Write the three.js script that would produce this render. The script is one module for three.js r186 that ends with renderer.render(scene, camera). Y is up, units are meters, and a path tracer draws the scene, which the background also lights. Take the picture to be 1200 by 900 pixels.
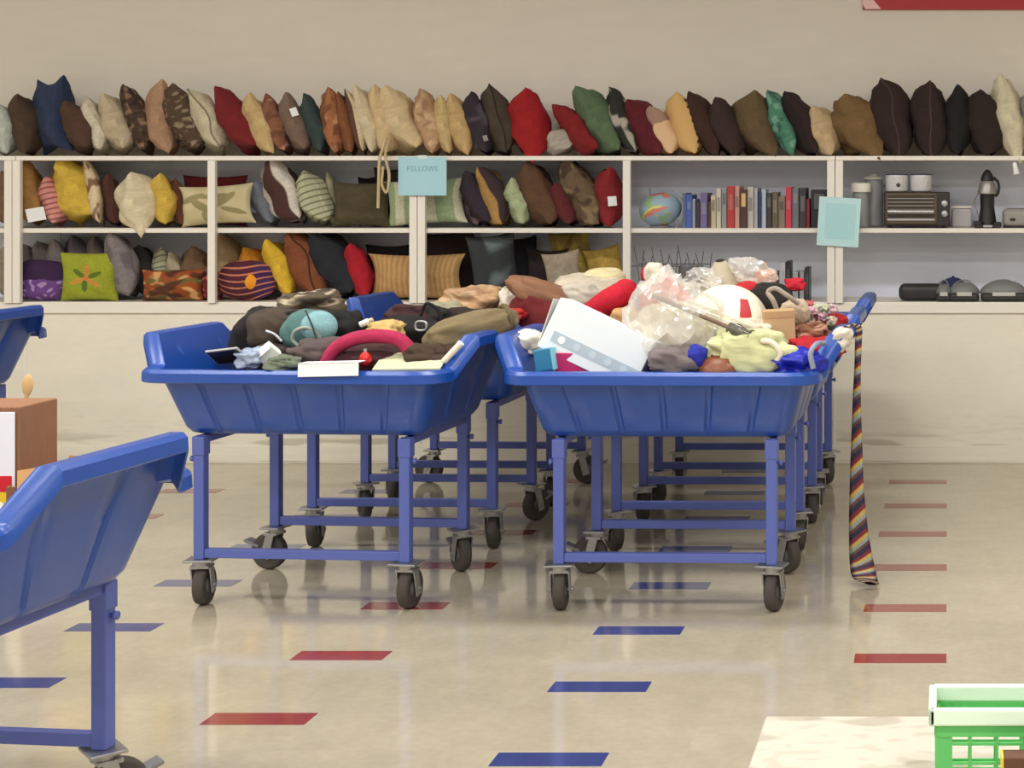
import * as THREE from 'three';
import { RoundedBoxGeometry } from 'three/addons/geometries/RoundedBoxGeometry.js';
import { mergeGeometries, mergeVertices, toCreasedNormals } from 'three/addons/utils/BufferGeometryUtils.js';
import { ImprovedNoise } from 'three/addons/math/ImprovedNoise.js';
import { RectAreaLightUniformsLib } from 'three/addons/lights/RectAreaLightUniformsLib.js';

// ---------------------------------------------------------------- camera, light, exposure
const scene = new THREE.Scene();
const EYE = 1.56, F = 1800, PX = 1110, PY = 220;          // eye height, focal length in px, principal point
const camera = new THREE.PerspectiveCamera(2 * Math.atan(450 / F) * 180 / Math.PI, 4 / 3, 0.1, 60);
camera.position.set(0, EYE, 0);
camera.lookAt(0, EYE, -1);
camera.setViewOffset(1200, 900, 600 - PX, 450 - PY, 1200, 900);
scene.add(camera);
const renderer = new THREE.WebGLRenderer({ antialias: true });
renderer.toneMapping = THREE.LinearToneMapping;
renderer.toneMappingExposure = 1.1;
renderer.shadowMap.enabled = true;
RectAreaLightUniformsLib.init();
scene.background = new THREE.Color(0x0a0a0a);
const LAMP = { w: 1.22, d: 0.34, power: 27, color: new THREE.Color(1.0, 0.985, 0.95) };
const CEIL = 3.6;
const lampSpots = [];
for (const x of [-6.2, -3.7, -1.2, 1.3]) for (const z of [1.6, -0.9, -3.3, -5.6]) lampSpots.push([x, z]);

// ---------------------------------------------------------------- helpers
const noise = new ImprovedNoise();
const N = (x, y, z) => noise.noise(x + 13.7, y + 7.1, z + 3.3);
function rng(seed) { let a = seed >>> 0; return () => { a = (a + 0x6D2B79F5) | 0; let t = Math.imul(a ^ (a >>> 15), 1 | a); t = (t + Math.imul(t ^ (t >>> 7), 61 | t)) ^ t; return ((t ^ (t >>> 14)) >>> 0) / 4294967296; }; }
const C = (r, g, b) => new THREE.Color().setRGB(r / 255, g / 255, b / 255, THREE.SRGBColorSpace);
const X = (px, Z) => (px - PX) * Z / F;
const Y = (py, Z) => EYE - (py - PY) * Z / F;
const at = (px, py, Z) => new THREE.Vector3(X(px, Z), Y(py, Z), -Z);
const used = {};
function numbered(name) { const n = used[name] = (used[name] ?? -1) + 1; return n ? `${name}_${String(n).padStart(3, '0')}` : name; }
function shadow(m) { m.castShadow = true; m.receiveShadow = true; return m; }
function put(parent, name, geo, mat, pos, rot) {
  const m = shadow(new THREE.Mesh(geo, mat)); m.name = name; parent.add(m);
  if (pos) m.position.set(...pos); if (rot) m.rotation.set(...rot);
  return m;
}
function thing(name, label, category, pos = [0, 0, 0], group, turn = 0) {
  const g = new THREE.Group(); g.name = numbered(name); g.position.set(...pos); g.rotation.y = turn; scene.add(g);
  g.userData = { label, category }; if (group) g.userData.group = group; return g;
}
function solo(name, label, category, geo, mat, pos, rot, group) {
  const m = put(scene, numbered(name), geo, mat, pos, rot); m.userData = { label, category }; if (group) m.userData.group = group; return m;
}
function struct(name, geo, mat, pos, rot) { const m = put(scene, name, geo, mat, pos, rot); m.userData = { kind: 'structure' }; return m; }
const rb = (w, h, d, r = 0.004, s = 2) => new RoundedBoxGeometry(w, h, d, s, Math.min(r, w / 2.01, h / 2.01, d / 2.01));
const box = (w, h, d) => new THREE.BoxGeometry(w, h, d);
const mv = (g, x, y, z, rx = 0, ry = 0, rz = 0) => { if (rx || ry || rz) g.applyMatrix4(new THREE.Matrix4().makeRotationFromEuler(new THREE.Euler(rx, ry, rz))); g.translate(x, y, z); return g; };
const merge = (...gs) => mergeGeometries(gs.map(g => { const n = g.index ? g.toNonIndexed() : g; for (const k of Object.keys(n.attributes)) if (!['position', 'normal', 'uv'].includes(k)) n.deleteAttribute(k); return n; }));
const tube = (pts, r, seg = 40, rs = 8, closed = false) => new THREE.TubeGeometry(new THREE.CatmullRomCurve3(pts.map(p => p.isVector3 ? p : new THREE.Vector3(...p)), closed), seg, r, rs, closed);
const lathe = (pts, seg = 28) => new THREE.LatheGeometry(pts.map(p => new THREE.Vector2(...p)), seg);
const rod = (r, h, seg = 12) => new THREE.CylinderGeometry(r, r, h, seg);

// ---------------------------------------------------------------- textures and materials
function dataTex(w, h, fn, srgb = true, rep) {
  const d = new Uint8Array(w * h * 4);
  for (let j = 0; j < h; j++) for (let i = 0; i < w; i++) {
    const c = fn((i + .5) / w, (j + .5) / h), k = (j * w + i) * 4;
    d[k] = Math.max(0, Math.min(255, c[0])); d[k + 1] = Math.max(0, Math.min(255, c[1])); d[k + 2] = Math.max(0, Math.min(255, c[2])); d[k + 3] = 255;
  }
  const t = new THREE.DataTexture(d, w, h); t.magFilter = THREE.LinearFilter; t.minFilter = THREE.LinearFilter;
  t.wrapS = t.wrapT = THREE.RepeatWrapping; if (srgb) t.colorSpace = THREE.SRGBColorSpace; if (rep) t.repeat.set(...rep); t.needsUpdate = true; return t;
}
const mottle = dataTex(128, 128, (u, v) => { const n = 232 + 22 * N(u * 9, v * 9, 1) + 16 * N(u * 37, v * 37, 4) + 8 * Math.sin(u * 400) * Math.sin(v * 400); return [n, n, n]; });
const weave = dataTex(128, 128, (u, v) => { const n = 128 + 60 * N(u * 24, v * 24, 9) + 50 * Math.sin(u * 300) * Math.sin(v * 300); return [n, n, n]; }, false);
const fabricCache = {};
function fabric(r, g, b) {
  const k = [r, g, b].join(); if (fabricCache[k]) return fabricCache[k];
  return fabricCache[k] = new THREE.MeshPhysicalMaterial({ color: C(r, g, b), map: mottle, bumpMap: weave, bumpScale: 0.0015, roughness: 0.92, sheen: 0.25, sheenRoughness: 0.6, sheenColor: C(r, g, b) });
}
function print(fn, size = 128) { return new THREE.MeshStandardMaterial({ map: dataTex(size, size, fn), bumpMap: weave, bumpScale: 0.0015, roughness: 0.9 }); }
const mixc = (a, b, t) => a.map((v, i) => v + (b[i] - v) * t);
const step = (a, b, x) => { const t = Math.max(0, Math.min(1, (x - a) / (b - a))); return t * t * (3 - 2 * t); };
function blobs(bg, cols, freq, seed, th = 0.12) {          // patches of dye on a ground colour
  return (u, v) => { let c = bg; cols.forEach((q, i) => { const n = N(u * freq + seed * 3.1, v * freq + i * 17.3, seed + i * 5.7); c = mixc(c, q, .8 * step(th - .06, th + 0.22, n)); }); const m = 1 + .1 * N(u * 40, v * 40, seed); return c.map(x => x * m); };
}
function stripes(list, vertical = true, reps = 1) {
  const tot = list.reduce((s, q) => s + q[1], 0);
  return (u, v) => { let t = (((vertical ? u : v) * reps) % 1) * tot; for (const [c, w] of list) { if (t < w) { const m = 1 + .08 * N(u * 30, v * 30, 2); return c.map(x => x * m); } t -= w; } return list[0][0]; };
}
const std = (r, g, b, roughness = 0.6, extra = {}) => new THREE[extra.ior ? 'MeshPhysicalMaterial' : 'MeshStandardMaterial']({ color: C(r, g, b), roughness, ...extra });
const M = {
  tub: new THREE.MeshPhysicalMaterial({ color: C(18, 70, 160), roughness: 0.36, clearcoat: 0.4, clearcoatRoughness: 0.3, bumpMap: dataTex(64, 64, (u, v) => { const n = 128 + 70 * N(u * 20, v * 20, 2); return [n, n, n]; }, false), bumpScale: 0.0006 }),
  post: std(84, 98, 172, 0.38),
  tyre: std(70, 64, 60, 0.75), hub: std(92, 90, 90, 0.6), zinc: std(165, 165, 168, 0.35, { metalness: 0.85 }), steel: std(190, 190, 192, 0.25, { metalness: 0.9 }),
  white: std(236, 231, 220, 0.5), shelf: std(236, 230, 220, 0.5), back: std(222, 227, 242, 0.75),
  black: std(26, 25, 26, 0.5), gloss: std(20, 20, 22, 0.2), silver: std(175, 176, 180, 0.35, { metalness: 0.6 }), gray: std(120, 120, 124, 0.6),
  paper: std(238, 240, 240, 0.8), brown: std(92, 58, 40, 0.7),
  clear: new THREE.MeshPhysicalMaterial({ color: C(248, 248, 246), transmission: 1, thickness: 0, roughness: 0.12, ior: 1.3 }),
  film: new THREE.MeshPhysicalMaterial({ color: C(250, 249, 245), transmission: .7, thickness: 0, roughness: 0.1, ior: 1.5 }),
  card: new THREE.MeshStandardMaterial({ map: dataTex(128, 128, (u, v) => { const m = 1 + .05 * N(u * 30, v * 6, 3) + .03 * Math.sin(u * 190); return [142 * m, 100 * m, 72 * m]; }), roughness: 0.9 }),
  cardTan: std(196, 150, 98, 0.9),
};

// ---------------------------------------------------------------- room shell
const wallTex = dataTex(256, 256, (u, v) => { const m = 1 + .02 * N(u * 5, v * 5, 2) + .015 * N(u * 60, v * 60, 5); return [222 * m, 215 * m, 204 * m]; });
const wallMat = new THREE.MeshStandardMaterial({ map: wallTex, roughness: 0.85 });
const kneeTex = dataTex(1024, 128, (u, v) => {            // painted boarding with scuffs and mop stains near its foot
  let m = 1 + .015 * N(u * 40, v * 6, 2) + .012 * N(u * 200, v * 40, 5);
  const scuff = step(.12, .35, N(u * 34, v * 26, 8)) * step(.24, .1, v) * (v < .24 ? 1 : 0);
  const streak = step(.2, .4, N(u * 90, v * 70, 12)) * (v < .3 ? .6 : .1);
  const c = [233 * m, 227 * m, 212 * m]; return mixc(mixc(c, [165, 155, 135], scuff * .55), [190, 182, 165], streak * .25);
});
const kneeMat = new THREE.MeshStandardMaterial({ map: kneeTex, roughness: 0.6 });
const floorTex = dataTex(512, 512, (u, v) => { const n = N(u * 6, v * 6, 1) * .035 + N(u * 24, v * 24, 3) * .03 + N(u * 110, v * 110, 6) * .03; const m = 1 + n; return [184 * m, 174 * m, 152 * m]; });
floorTex.repeat.set(5, 5);
const floorBump = dataTex(256, 256, (u, v) => { const n = 128 + 80 * N(u * 7, v * 7, 3) + 20 * N(u * 16, v * 16, 6); return [n, n, n]; }, false); floorBump.repeat.set(5, 5);
const floorMat = new THREE.MeshPhysicalMaterial({ map: floorTex, roughness: 0.09, bumpMap: floorBump, bumpScale: 0.0001, ior: 2.2 });
const XL = -8.2, XR = 4.2, ZB = 3.2, WALL = 9.16, FRONT = 8.7;
const RW = XR - XL, RD = ZB + WALL, XC = (XL + XR) / 2, ZC = (ZB - WALL) / 2;
const floor = struct('floor', box(RW + .4, 0.2, RD + .4), floorMat, [XC, -0.1, ZC]);
struct('ceiling', box(RW + .4, 0.15, RD + .4), std(225, 222, 215, 0.9), [XC, CEIL + 0.075, ZC]);
struct('wall_back', box(RW + .4, CEIL, 0.2), wallMat, [XC, CEIL / 2, -WALL - 0.1]);
struct('wall_front', box(RW + .4, CEIL, 0.2), std(215, 208, 195, 0.85), [XC, CEIL / 2, ZB + 0.1]);
struct('wall_left', box(0.2, CEIL, RD), std(215, 208, 195, 0.85), [XL - 0.1, CEIL / 2, ZC]);
struct('wall_right', box(0.2, CEIL, RD), std(215, 208, 195, 0.85), [XR + 0.1, CEIL / 2, ZC]);
const KNEE = 0.905;
const kneeGeo = box(RW, KNEE, WALL - FRONT); struct('wall_knee', kneeGeo, kneeMat, [XC, KNEE / 2, -(WALL + FRONT) / 2]);
struct('trim_1', rb(RW, 0.055, 0.014, 0.003), M.shelf, [XC, KNEE - 0.0275, -FRONT + 0.007]);
struct('baseboard_back', rb(RW, 0.1, 0.012, 0.003), kneeMat, [XC, 0.05, -FRONT + 0.006]);
for (const px of [978, 492, 30]) struct(`trim_${px === 978 ? 2 : px === 492 ? 3 : 4}`, box(0.012, 0.75, 0.004), M.shelf, [X(px, FRONT), 0.475, -FRONT + 0.002]);
// inlaid colour strips of the vinyl floor
const inlay = { red: std(146, 62, 56, 0.12, { ior: 2.2 }), blue: std(62, 70, 126, 0.12, { ior: 2.2 }) };
const stripGeo = box(0.305, 0.002, 0.1);
[['blue', -2.955, 4.23], ['red', -2.02, 4.51], ['blue', -1.085, 4.19], ['red', -0.155, 4.48], ['red', -3.89, 4.24], ['blue', 0.78, 4.2]].forEach(([c, x, z0]) => {
  for (let z = z0; z < 8.5; z += 0.61) { const m = put(floor, 'inlay_tile', stripGeo, inlay[c], [x - XC, 0.1001, -z - ZC]); }
});
// fluorescent troffers
for (const [x, z] of lampSpots) {
  const g = thing('ceiling_light', 'rectangular fluorescent light panel in the ceiling', 'light', [x, CEIL, z], 'fluorescent ceiling lights');
  put(g, 'frame', merge(mv(box(LAMP.w + .06, .03, .03), 0, -.015, LAMP.d / 2 + .015), mv(box(LAMP.w + .06, .03, .03), 0, -.015, -LAMP.d / 2 - .015), mv(box(.03, .03, LAMP.d), LAMP.w / 2 + .015, -.015, 0), mv(box(.03, .03, LAMP.d), -LAMP.w / 2 - .015, -.015, 0)), M.white);
  put(g, 'diffuser', box(LAMP.w, .012, LAMP.d), new THREE.MeshStandardMaterial({ color: 0xffffff, emissive: LAMP.color, emissiveIntensity: 1.5 }), [0, -.008, 0]);
  const l = new THREE.RectAreaLight(LAMP.color, LAMP.power, LAMP.w, LAMP.d); l.position.set(0, -0.035, 0); l.rotation.x = -Math.PI / 2; l.castShadow = true; g.add(l);
}

// ---------------------------------------------------------------- shelving built on the knee wall
const TOP = 1.74, MID = 1.33, LOW = 0.912, SH_D = WALL - FRONT - 0.012;
function shelving(p0, p1, mids, label) {
  const x0 = X(p0, FRONT), x1 = X(p1, FRONT), w = x1 - x0, cx = (x0 + x1) / 2;
  const g = thing('shelving_unit', label, 'shelves', [cx, KNEE, -FRONT], 'white shelving along the wall');
  put(g, 'back_panel', box(w, TOP - KNEE, 0.008), M.back, [0, (TOP - KNEE) / 2, -SH_D - 0.004]);
  for (const h of [TOP, MID]) put(g, 'shelf', rb(w, 0.026, SH_D, 0.003), M.shelf, [0, h - KNEE - 0.013, -SH_D / 2]);
  put(g, 'shelf', box(w, LOW - KNEE, SH_D), M.shelf, [0, (LOW - KNEE) / 2, -SH_D / 2]);
  put(g, 'batten', box(w, 0.05, 0.018), M.back, [0, TOP - KNEE - 0.051, -SH_D + 0.009]);
  for (const px of [p0, ...mids, p1]) {
    const pw = 0.043, x = px === p0 ? x0 + pw / 2 : px === p1 ? x1 - pw / 2 : X(px, FRONT);
    put(g, 'post', rb(pw, TOP - KNEE - 0.03, 0.03, 0.003), M.shelf, [x - cx, (TOP - KNEE - 0.03) / 2 + 0.003, 0.0165]);
  }
}
shelving(-478, 17.4, [-235], 'white painted shelving left of the purple cushion bay');
shelving(18.2, 490.6, [250.5], 'white painted shelving that holds the yellow and floral pillows');
shelving(491.4, 978.6, [735.5], 'white painted shelving that holds the globe and the books');
shelving(979.4, 1460, [1221], 'white painted shelving that holds the toaster oven');

// ---------------------------------------------------------------- pillows
function pillowGeo(t, h, d, { pinch = .12, seed = 1, droop = 0, puff = .42, wr = 1, nu = 18, round = 0 } = {}) {
  const pos = [], uv = [], idx = [];
  const side = (s) => {
    const o = pos.length / 3;
    for (let j = 0; j <= nu; j++) for (let i = 0; i <= nu; i++) {
      let u = -1 + 2 * i / nu, v = -1 + 2 * j / nu; u = Math.sin(u * Math.PI / 2) * .65 + u * .35; v = Math.sin(v * Math.PI / 2) * .65 + v * .35;
      const e = Math.max(0, (1 - u * u) * (1 - v * v));
      let z = d / 2 * u * (1 - pinch * (1 - v * v) * Math.abs(u)), y = h / 2 * v * (1 - pinch * .8 * (1 - u * u) * Math.abs(v));
      const ed = 1 - e;
      const w = wr * (N(u * 2 + seed, v * 2, s * 3 + seed) * .22 + ed * .18 * N(u * 6 + seed, v * 6, seed * 2) + .1 * N(u * 4 - seed, v * 4.5, s));
      let x = s * t / 2 * Math.pow(e, puff) * (1 + w);
      x += .12 * t * N(v * 1.2 + seed, u * 1.2, seed) * (1 + ed);
      y += -.04 * h * Math.pow(e, .8) * (1 + v) * .5;
      if (round) { const a = 1 - round + round * Math.sqrt(1 - v * v / 2), b = 1 - round + round * Math.sqrt(1 - u * u / 2); z *= a; y *= b; }
      if (droop) { const q = Math.pow((u + 1) / 2, 3) * Math.pow((1 - v) / 2, 3); y -= droop * q; z += droop * .9 * Math.pow(q, .6); }
      pos.push(x, y, z); uv.push(s > 0 ? 1 - (u + 1) / 2 : (u + 1) / 2, (v + 1) / 2);
    }
    for (let j = 0; j < nu; j++) for (let i = 0; i < nu; i++) { const a = o + j * (nu + 1) + i, b = a + 1, c = a + nu + 1, e2 = c + 1; if (s > 0) idx.push(a, c, b, b, c, e2); else idx.push(a, b, c, b, e2, c); }
  };
  side(1); side(-1);
  const g = new THREE.BufferGeometry(); g.setAttribute('position', new THREE.Float32BufferAttribute(pos, 3)); g.setAttribute('uv', new THREE.Float32BufferAttribute(uv, 2)); g.setIndex(idx); g.computeVertexNormals(); return g;
}
function seamCurve(geo, nu = 18) {                        // the seam runs along the rim of the first side
  const p = geo.attributes.position, at_ = (i, j) => new THREE.Vector3().fromBufferAttribute(p, j * (nu + 1) + i), pts = [];
  for (let i = 0; i < nu; i += 2) pts.push(at_(i, 0)); for (let j = 0; j < nu; j += 2) pts.push(at_(nu, j));
  for (let i = nu; i > 0; i -= 2) pts.push(at_(i, nu)); for (let j = nu; j > 0; j -= 2) pts.push(at_(0, j)); return pts;
}
let pseed = 1;
// xb, xt: bottom and top in the picture; w: thickness in px (edge-on) ; o.face: width in px of a pillow that faces the room
function pillow(shelfY, xb, xt, yt, w, mat, label, o = {}) {
  const group = { [TOP]: 'pillows on the top shelf', [MID]: 'pillows on the middle shelf', [LOW]: 'pillows on the bottom shelf' }[shelfY];
  const yaw = (o.yaw ?? 0) * Math.PI / 180 + (o.face ? 0 : Math.atan((PX - xb) / F) * .9), d0 = o.d ?? 0.31, dz = o.dz ?? 0;
  const seed = (pseed += 1.37);
  let Zc = FRONT + .19 + dz, t, d;
  if (o.face) { t = o.t ?? .12; d = o.face * Zc / F; Zc = FRONT + t / 2 + .03 + dz; d = o.face * Zc / F; } else { t = w * Zc / F * 1.1; d = d0; }
  const B = new THREE.Vector3(X(xb, Zc), shelfY, -Zc), T = new THREE.Vector3(X(xt, Zc), Y(yt, Zc), -Zc);
  const h = B.distanceTo(T), lean = Math.atan2(T.x - B.x, T.y - B.y);
  const opts = { seed, droop: o.droop ?? 0, pinch: o.pinch ?? .12, puff: o.puff ?? .42, wr: o.wr ?? 1, round: o.round ?? 0 };
  const geo = pillowGeo(t, h, d, opts); geo.translate(0, h / 2, 0);
  const m = solo(o.name ?? 'throw_pillow', label, 'pillow', geo, mat, [B.x, B.y, B.z], null, group);
  m.rotation.order = 'ZYX'; m.rotation.set(o.tiltBack ?? 0, o.face ? Math.PI / 2 + yaw : yaw, -lean);
  m.updateMatrix(); const v = new THREE.Vector3(); let lo = 9, p = geo.attributes.position, nu = 19;
  for (let i = 0; i < p.count; i++) { if (o.droop) { const k = i % (nu * nu), iu = k % nu, jv = Math.floor(k / nu); if (iu > 10 && jv < 8) continue; } v.fromBufferAttribute(p, i).applyMatrix4(m.matrix); lo = Math.min(lo, v.y); }
  m.position.y += shelfY - lo + 0.001;
  if (o.piping) put(m, 'piping', new THREE.TubeGeometry(new THREE.CatmullRomCurve3(seamCurve(geo), true), 72, .005, 5, true), o.piping);
  if (o.tag) { const [tx, ty, tw, th, tm] = o.tag; const q = put(m, 'tag', box(.004, th * h, tw * d), tm ?? M.paper, [0, 0, 0]); const k = Math.round(ty * 18) * 19 + Math.round(tx * 18); q.position.fromBufferAttribute(p, k); q.position.x *= .35; q.position.z += .03; q.rotation.y = -1.35; }
  return m;
}
const f = fabric;
const P = {
  mapleaf: print(blobs([70, 50, 40], [[150, 120, 90], [40, 30, 26]], 9, 2)),
  speckle: print(blobs([78, 60, 44], [[150, 135, 110]], 16, 4, .22)),
  rustFloral: print(blobs([156, 100, 64], [[205, 160, 115], [110, 62, 40]], 6, 6)),
  pinkFloral: print(blobs([132, 86, 62], [[205, 160, 140], [100, 62, 45]], 7, 9)),
  creamFloral: print(blobs([200, 190, 168], [[165, 155, 125]], 5, 12)),
  tanDamask: print(blobs([182, 146, 112], [[150, 115, 88], [205, 175, 140]], 7, 15)),
  bw: print(blobs([38, 40, 34], [[205, 195, 180]], 4.5, 18, .1)),
  teal: print(blobs([74, 128, 106], [[42, 84, 72], [130, 170, 150]], 7, 21)),
  tapestry: print(blobs([104, 84, 62], [[150, 130, 95], [62, 45, 36]], 6, 24)),
  mauveTop: print((u, v) => v > .62 + .06 * N(u * 12, 1, 1) ? [160, 128, 112] : [218, 182, 142]),
  zigzag: print((u, v) => u > .03 && u < .13 && Math.abs((v * 9) % 1 - .5) < .2 ? [72, 46, 34] : [208, 168, 108]),
  brownBand: print(stripes([[[215, 198, 168], 2], [[92, 60, 42], 2]], true, 1)),
  blackRed: print(stripes([[[42, 24, 22], 3], [[150, 100, 86], 1], [[92, 34, 30], 2], [[30, 20, 20], 2]], true, 1)),
  whiteBrown: print(stripes([[[208, 198, 188], 2], [[78, 46, 38], 2], [[182, 170, 166], 3], [[70, 42, 36], 2]], true, 1)),
  plaid: print((u, v) => { const a = Math.abs((v * 9) % 1 - .5) < .13, b = Math.abs((u * 6) % 1 - .5) < .1; return a ? [120, 118, 92] : b ? [196, 196, 170] : [178, 178, 146]; }),
  greenStripe: print(stripes([[[152, 170, 132], 1], [[208, 206, 178], 1.1], [[150, 168, 130], 1]], true, 2.6)),
  ribPink: print(stripes([[[205, 138, 130], 2], [[150, 88, 84], 1]], false, 9)),
  botanical: print((u, v) => { const bg = [205, 192, 152], c = [138, 128, 84]; let hit = 0; for (const [x, y, a, l] of [[.2, .7, .6, .22], [.34, .5, 2.2, .24], [.5, .75, .1, .2], [.62, .62, .9, .26], [.4, .25, 1.6, .2], [.78, .35, 2.6, .2]]) { const dx = u - x, dy = v - y, p = dx * Math.cos(a) + dy * Math.sin(a), q = -dx * Math.sin(a) + dy * Math.cos(a); if ((p / l) ** 2 + (q / (l * .32)) ** 2 < 1) hit = 1; } return mixc(bg, c, hit * .75); }),
  greenFlower: print((u, v) => { const bg = [150, 158, 42]; let c = bg; for (let k = 0; k < 6; k++) { const a = k * 1.05 + .4, dx = u - .52, dy = v - .5, p = dx * Math.cos(a) + dy * Math.sin(a), q = -dx * Math.sin(a) + dy * Math.cos(a); if (p > 0 && ((p - .16) / .15) ** 2 + (q / .05) ** 2 < 1) c = k % 2 ? [196, 140, 60] : [92, 112, 34]; } if (Math.hypot(u - .52, v - .5) < .05) c = [205, 120, 60]; const m = 1 + .08 * N(u * 30, v * 30, 4); return c.map(x => x * m); }),
  orangeFloral: print(blobs([150, 72, 30], [[92, 98, 46], [222, 176, 118], [70, 34, 24]], 5, 33, .16)),
  redFloral: print(blobs([112, 34, 36], [[190, 110, 96], [66, 30, 30]], 6, 36)),
  purpleStripe: print((u, v) => { const s = (v * 6 + .5 * Math.sin(u * 4)) % 1; const ora = Math.hypot((u - .66) / .5, (v - .5) / 1.2) < .16; return ora ? [232, 152, 30] : Math.abs(s - .5) < .13 ? [196, 120, 90] : u > .7 ? [66, 34, 84] : [78, 28, 46]; }),
  purpleLilac: print((u, v) => v < .55 + .12 * N(u * 3, 2, 2) ? (N(u * 8, v * 8, 3) > .25 ? [168, 140, 190] : [106, 66, 132]) : [52, 26, 66]),
  woven: print((u, v) => { const m = 1 + .08 * Math.sin(u * 110) + .06 * N(u * 30, v * 90, 2); return [180 * m, 142 * m, 92 * m]; }),
  slateSheen: print(blobs([48, 52, 54], [[112, 124, 126]], 2.4, 40, .12)),
  mustard: print(stripes([[[60, 44, 46], 1], [[166, 128, 72], 3]], true, 1)),
  oliveYellow: print(blobs([150, 128, 66], [[186, 168, 62], [112, 92, 50]], 4, 44)),
  grayPat: print(blobs([126, 118, 120], [[98, 90, 94]], 8, 47)),
  brownCream: print(blobs([212, 192, 158], [[110, 76, 54]], 6, 50, .18)),
  nightTag: print(blobs([46, 36, 46], [[98, 88, 100]], 4, 53, .3)),
};
// --- top shelf
const top = (...a) => pillow(TOP, ...a);
top(-14, -22, 118, 30, f(120, 110, 96), 'taupe pillow past the mint one at the shelf end');
top(8, 4, 125, 24, f(196, 202, 192), 'pale mint grey pillow at the top shelf end, beside a dark brown one');
top(33, 27, 113, 30, f(80, 60, 44), 'dark brown plush pillow between the mint pillow and the navy one');
top(68, 60, 92, 34, f(48, 60, 92), 'navy blue pillow with two tall pointed corners on the top shelf', { yaw: 30, d: .28, pinch: .26 });
top(106, 82, 128, 30, f(86, 60, 44), 'chocolate brown pillow leaning on the navy one, top shelf', { dz: -.04, d: .28 });
top(124, 104, 122, 24, P.creamFloral, 'cream pillow with a faint floral print leaning beside brown pillow');
top(148, 126, 119, 32, f(200, 182, 152), 'plain beige pillow leaning between cream floral and brown patterned ones');
top(174, 148, 107, 26, P.mapleaf, 'dark brown pillow with tan leaf blocks on the top shelf');
top(197, 186, 97, 32, f(180, 140, 110), 'tan suede pillow with one tall pointed corner', { pinch: .2 });
top(230, 204, 107, 36, P.speckle, 'brown pillow speckled with light spots on the top shelf');
top(262, 227, 117, 30, f(212, 202, 172), 'off-white pillow leaning between speckled brown and dark red ones', { piping: f(150, 140, 115) });
top(300, 256, 113, 32, f(124, 28, 32), 'dark red pillow leaning hard beside the off-white one, top shelf');
top(318, 292, 120, 28, f(208, 178, 126), 'sand coloured pillow with its corner drooping over the top shelf', { droop: .05 });
top(335, 312, 117, 24, P.pinkFloral, 'brown and pink floral pillow beside the sand coloured one');
top(360, 334, 118, 28, f(128, 104, 90), 'taupe pillow with a white paper tag on the top shelf', { tag: [.86, .62, .12, .14] });
top(380, 358, 116, 22, f(54, 72, 70), 'thin slate green pillow on the top shelf');
top(397, 384, 107, 24, P.rustFloral, 'rust floral pillow right beside the slate green one');
top(413, 399, 112, 18, f(136, 84, 50), 'thin copper brown pillow on the top shelf');
top(427, 407, 110, 16, P.brownBand, 'cream and brown banded flat cushion on the top shelf');
top(440, 420, 105, 24, f(222, 204, 170), 'ivory pillow left of the one with hanging ties');
const tied = top(458, 440, 104, 28, f(222, 194, 146), 'cream chair cushion with long fabric ties hanging down');
top(485, 455, 108, 36, f(222, 198, 154), 'wide cream pillow leaning above the blue pillow sign');
top(510, 494, 108, 28, P.tanDamask, 'tan damask pillow directly above the blue paper sign');
top(527, 516, 115, 20, f(212, 184, 130), 'thin straw beige pillow on the top shelf');
top(547, 529, 114, 26, f(208, 174, 120), 'golden beige pillow beside a dark purple one', { droop: .02 });
top(573, 551, 114, 28, P.nightTag, 'dark purple black pillow with a small grey tag, top shelf', { tag: [.9, .3, .08, .09, f(170, 160, 160)] });
top(596, 572, 106, 32, f(76, 64, 50), 'dark olive brown pillow between purple black and bright red ones', { piping: f(46, 38, 32) });
top(628, 613, 108, 42, f(164, 20, 26), 'bright red pillow with its corner poking over the shelf edge', { droop: .06, d: .28 });
top(664, 650, 160, 36, f(182, 172, 160), 'small pale fur cushion lying low between two red pillows', { d: .2, dz: -.03 });
top(700, 652, 128, 28, f(136, 28, 30), 'brick red pillow leaning hard under the green one');
top(723, 679, 105, 36, f(94, 116, 84), 'sage green pillow leaning over a brick red one');
top(745, 714, 107, 26, P.bw, 'black and white floral pillow on the top shelf');
top(776, 742, 118, 38, f(98, 22, 34), 'maroon pillow above the globe on the top shelf');
top(790, 764, 128, 30, P.mauveTop, 'cream pillow with a mauve upper band on the top shelf');
top(815, 790, 112, 32, P.zigzag, 'golden tan pillow with a dark laced edge');
top(840, 810, 110, 26, f(66, 40, 30), 'deep brown pillow right after the laced golden one', { droop: .02 });
top(862, 838, 117, 34, f(60, 42, 36), 'espresso brown pillow with matte cover beside a big olive one', { droop: .02 });
top(896, 874, 117, 44, f(104, 84, 56), 'large olive brown pillow with a drooping corner above the books', { yaw: 18, droop: .06, d: .3 });
top(929, 900, 110, 26, P.teal, 'teal green patterned pillow on the top shelf', { droop: .02 });
top(956, 921, 110, 32, P.blackRed, 'black pillow with red and pink stripes on the top shelf');
top(975, 955, 125, 30, f(208, 180, 140), 'small plain beige pillow above the pale cyan sign');
top(1013, 990, 115, 48, f(126, 98, 60), 'large bronze brown pillow with a drooping lower corner', { yaw: 16, droop: .07, d: .3 });
top(1054, 1036, 94, 46, f(50, 33, 30), 'tall dark brown fur pillow with a pointed top', { droop: .03, piping: f(80, 66, 64) });
top(1092, 1087, 97, 42, f(48, 32, 28), 'dark brown fur pillow standing upright with a centre seam', { piping: f(84, 66, 60), droop: .02 });
top(1124, 1121, 100, 30, f(24, 22, 22), 'black pillow with two small pointed corners, top shelf', { pinch: .2 });
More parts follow.
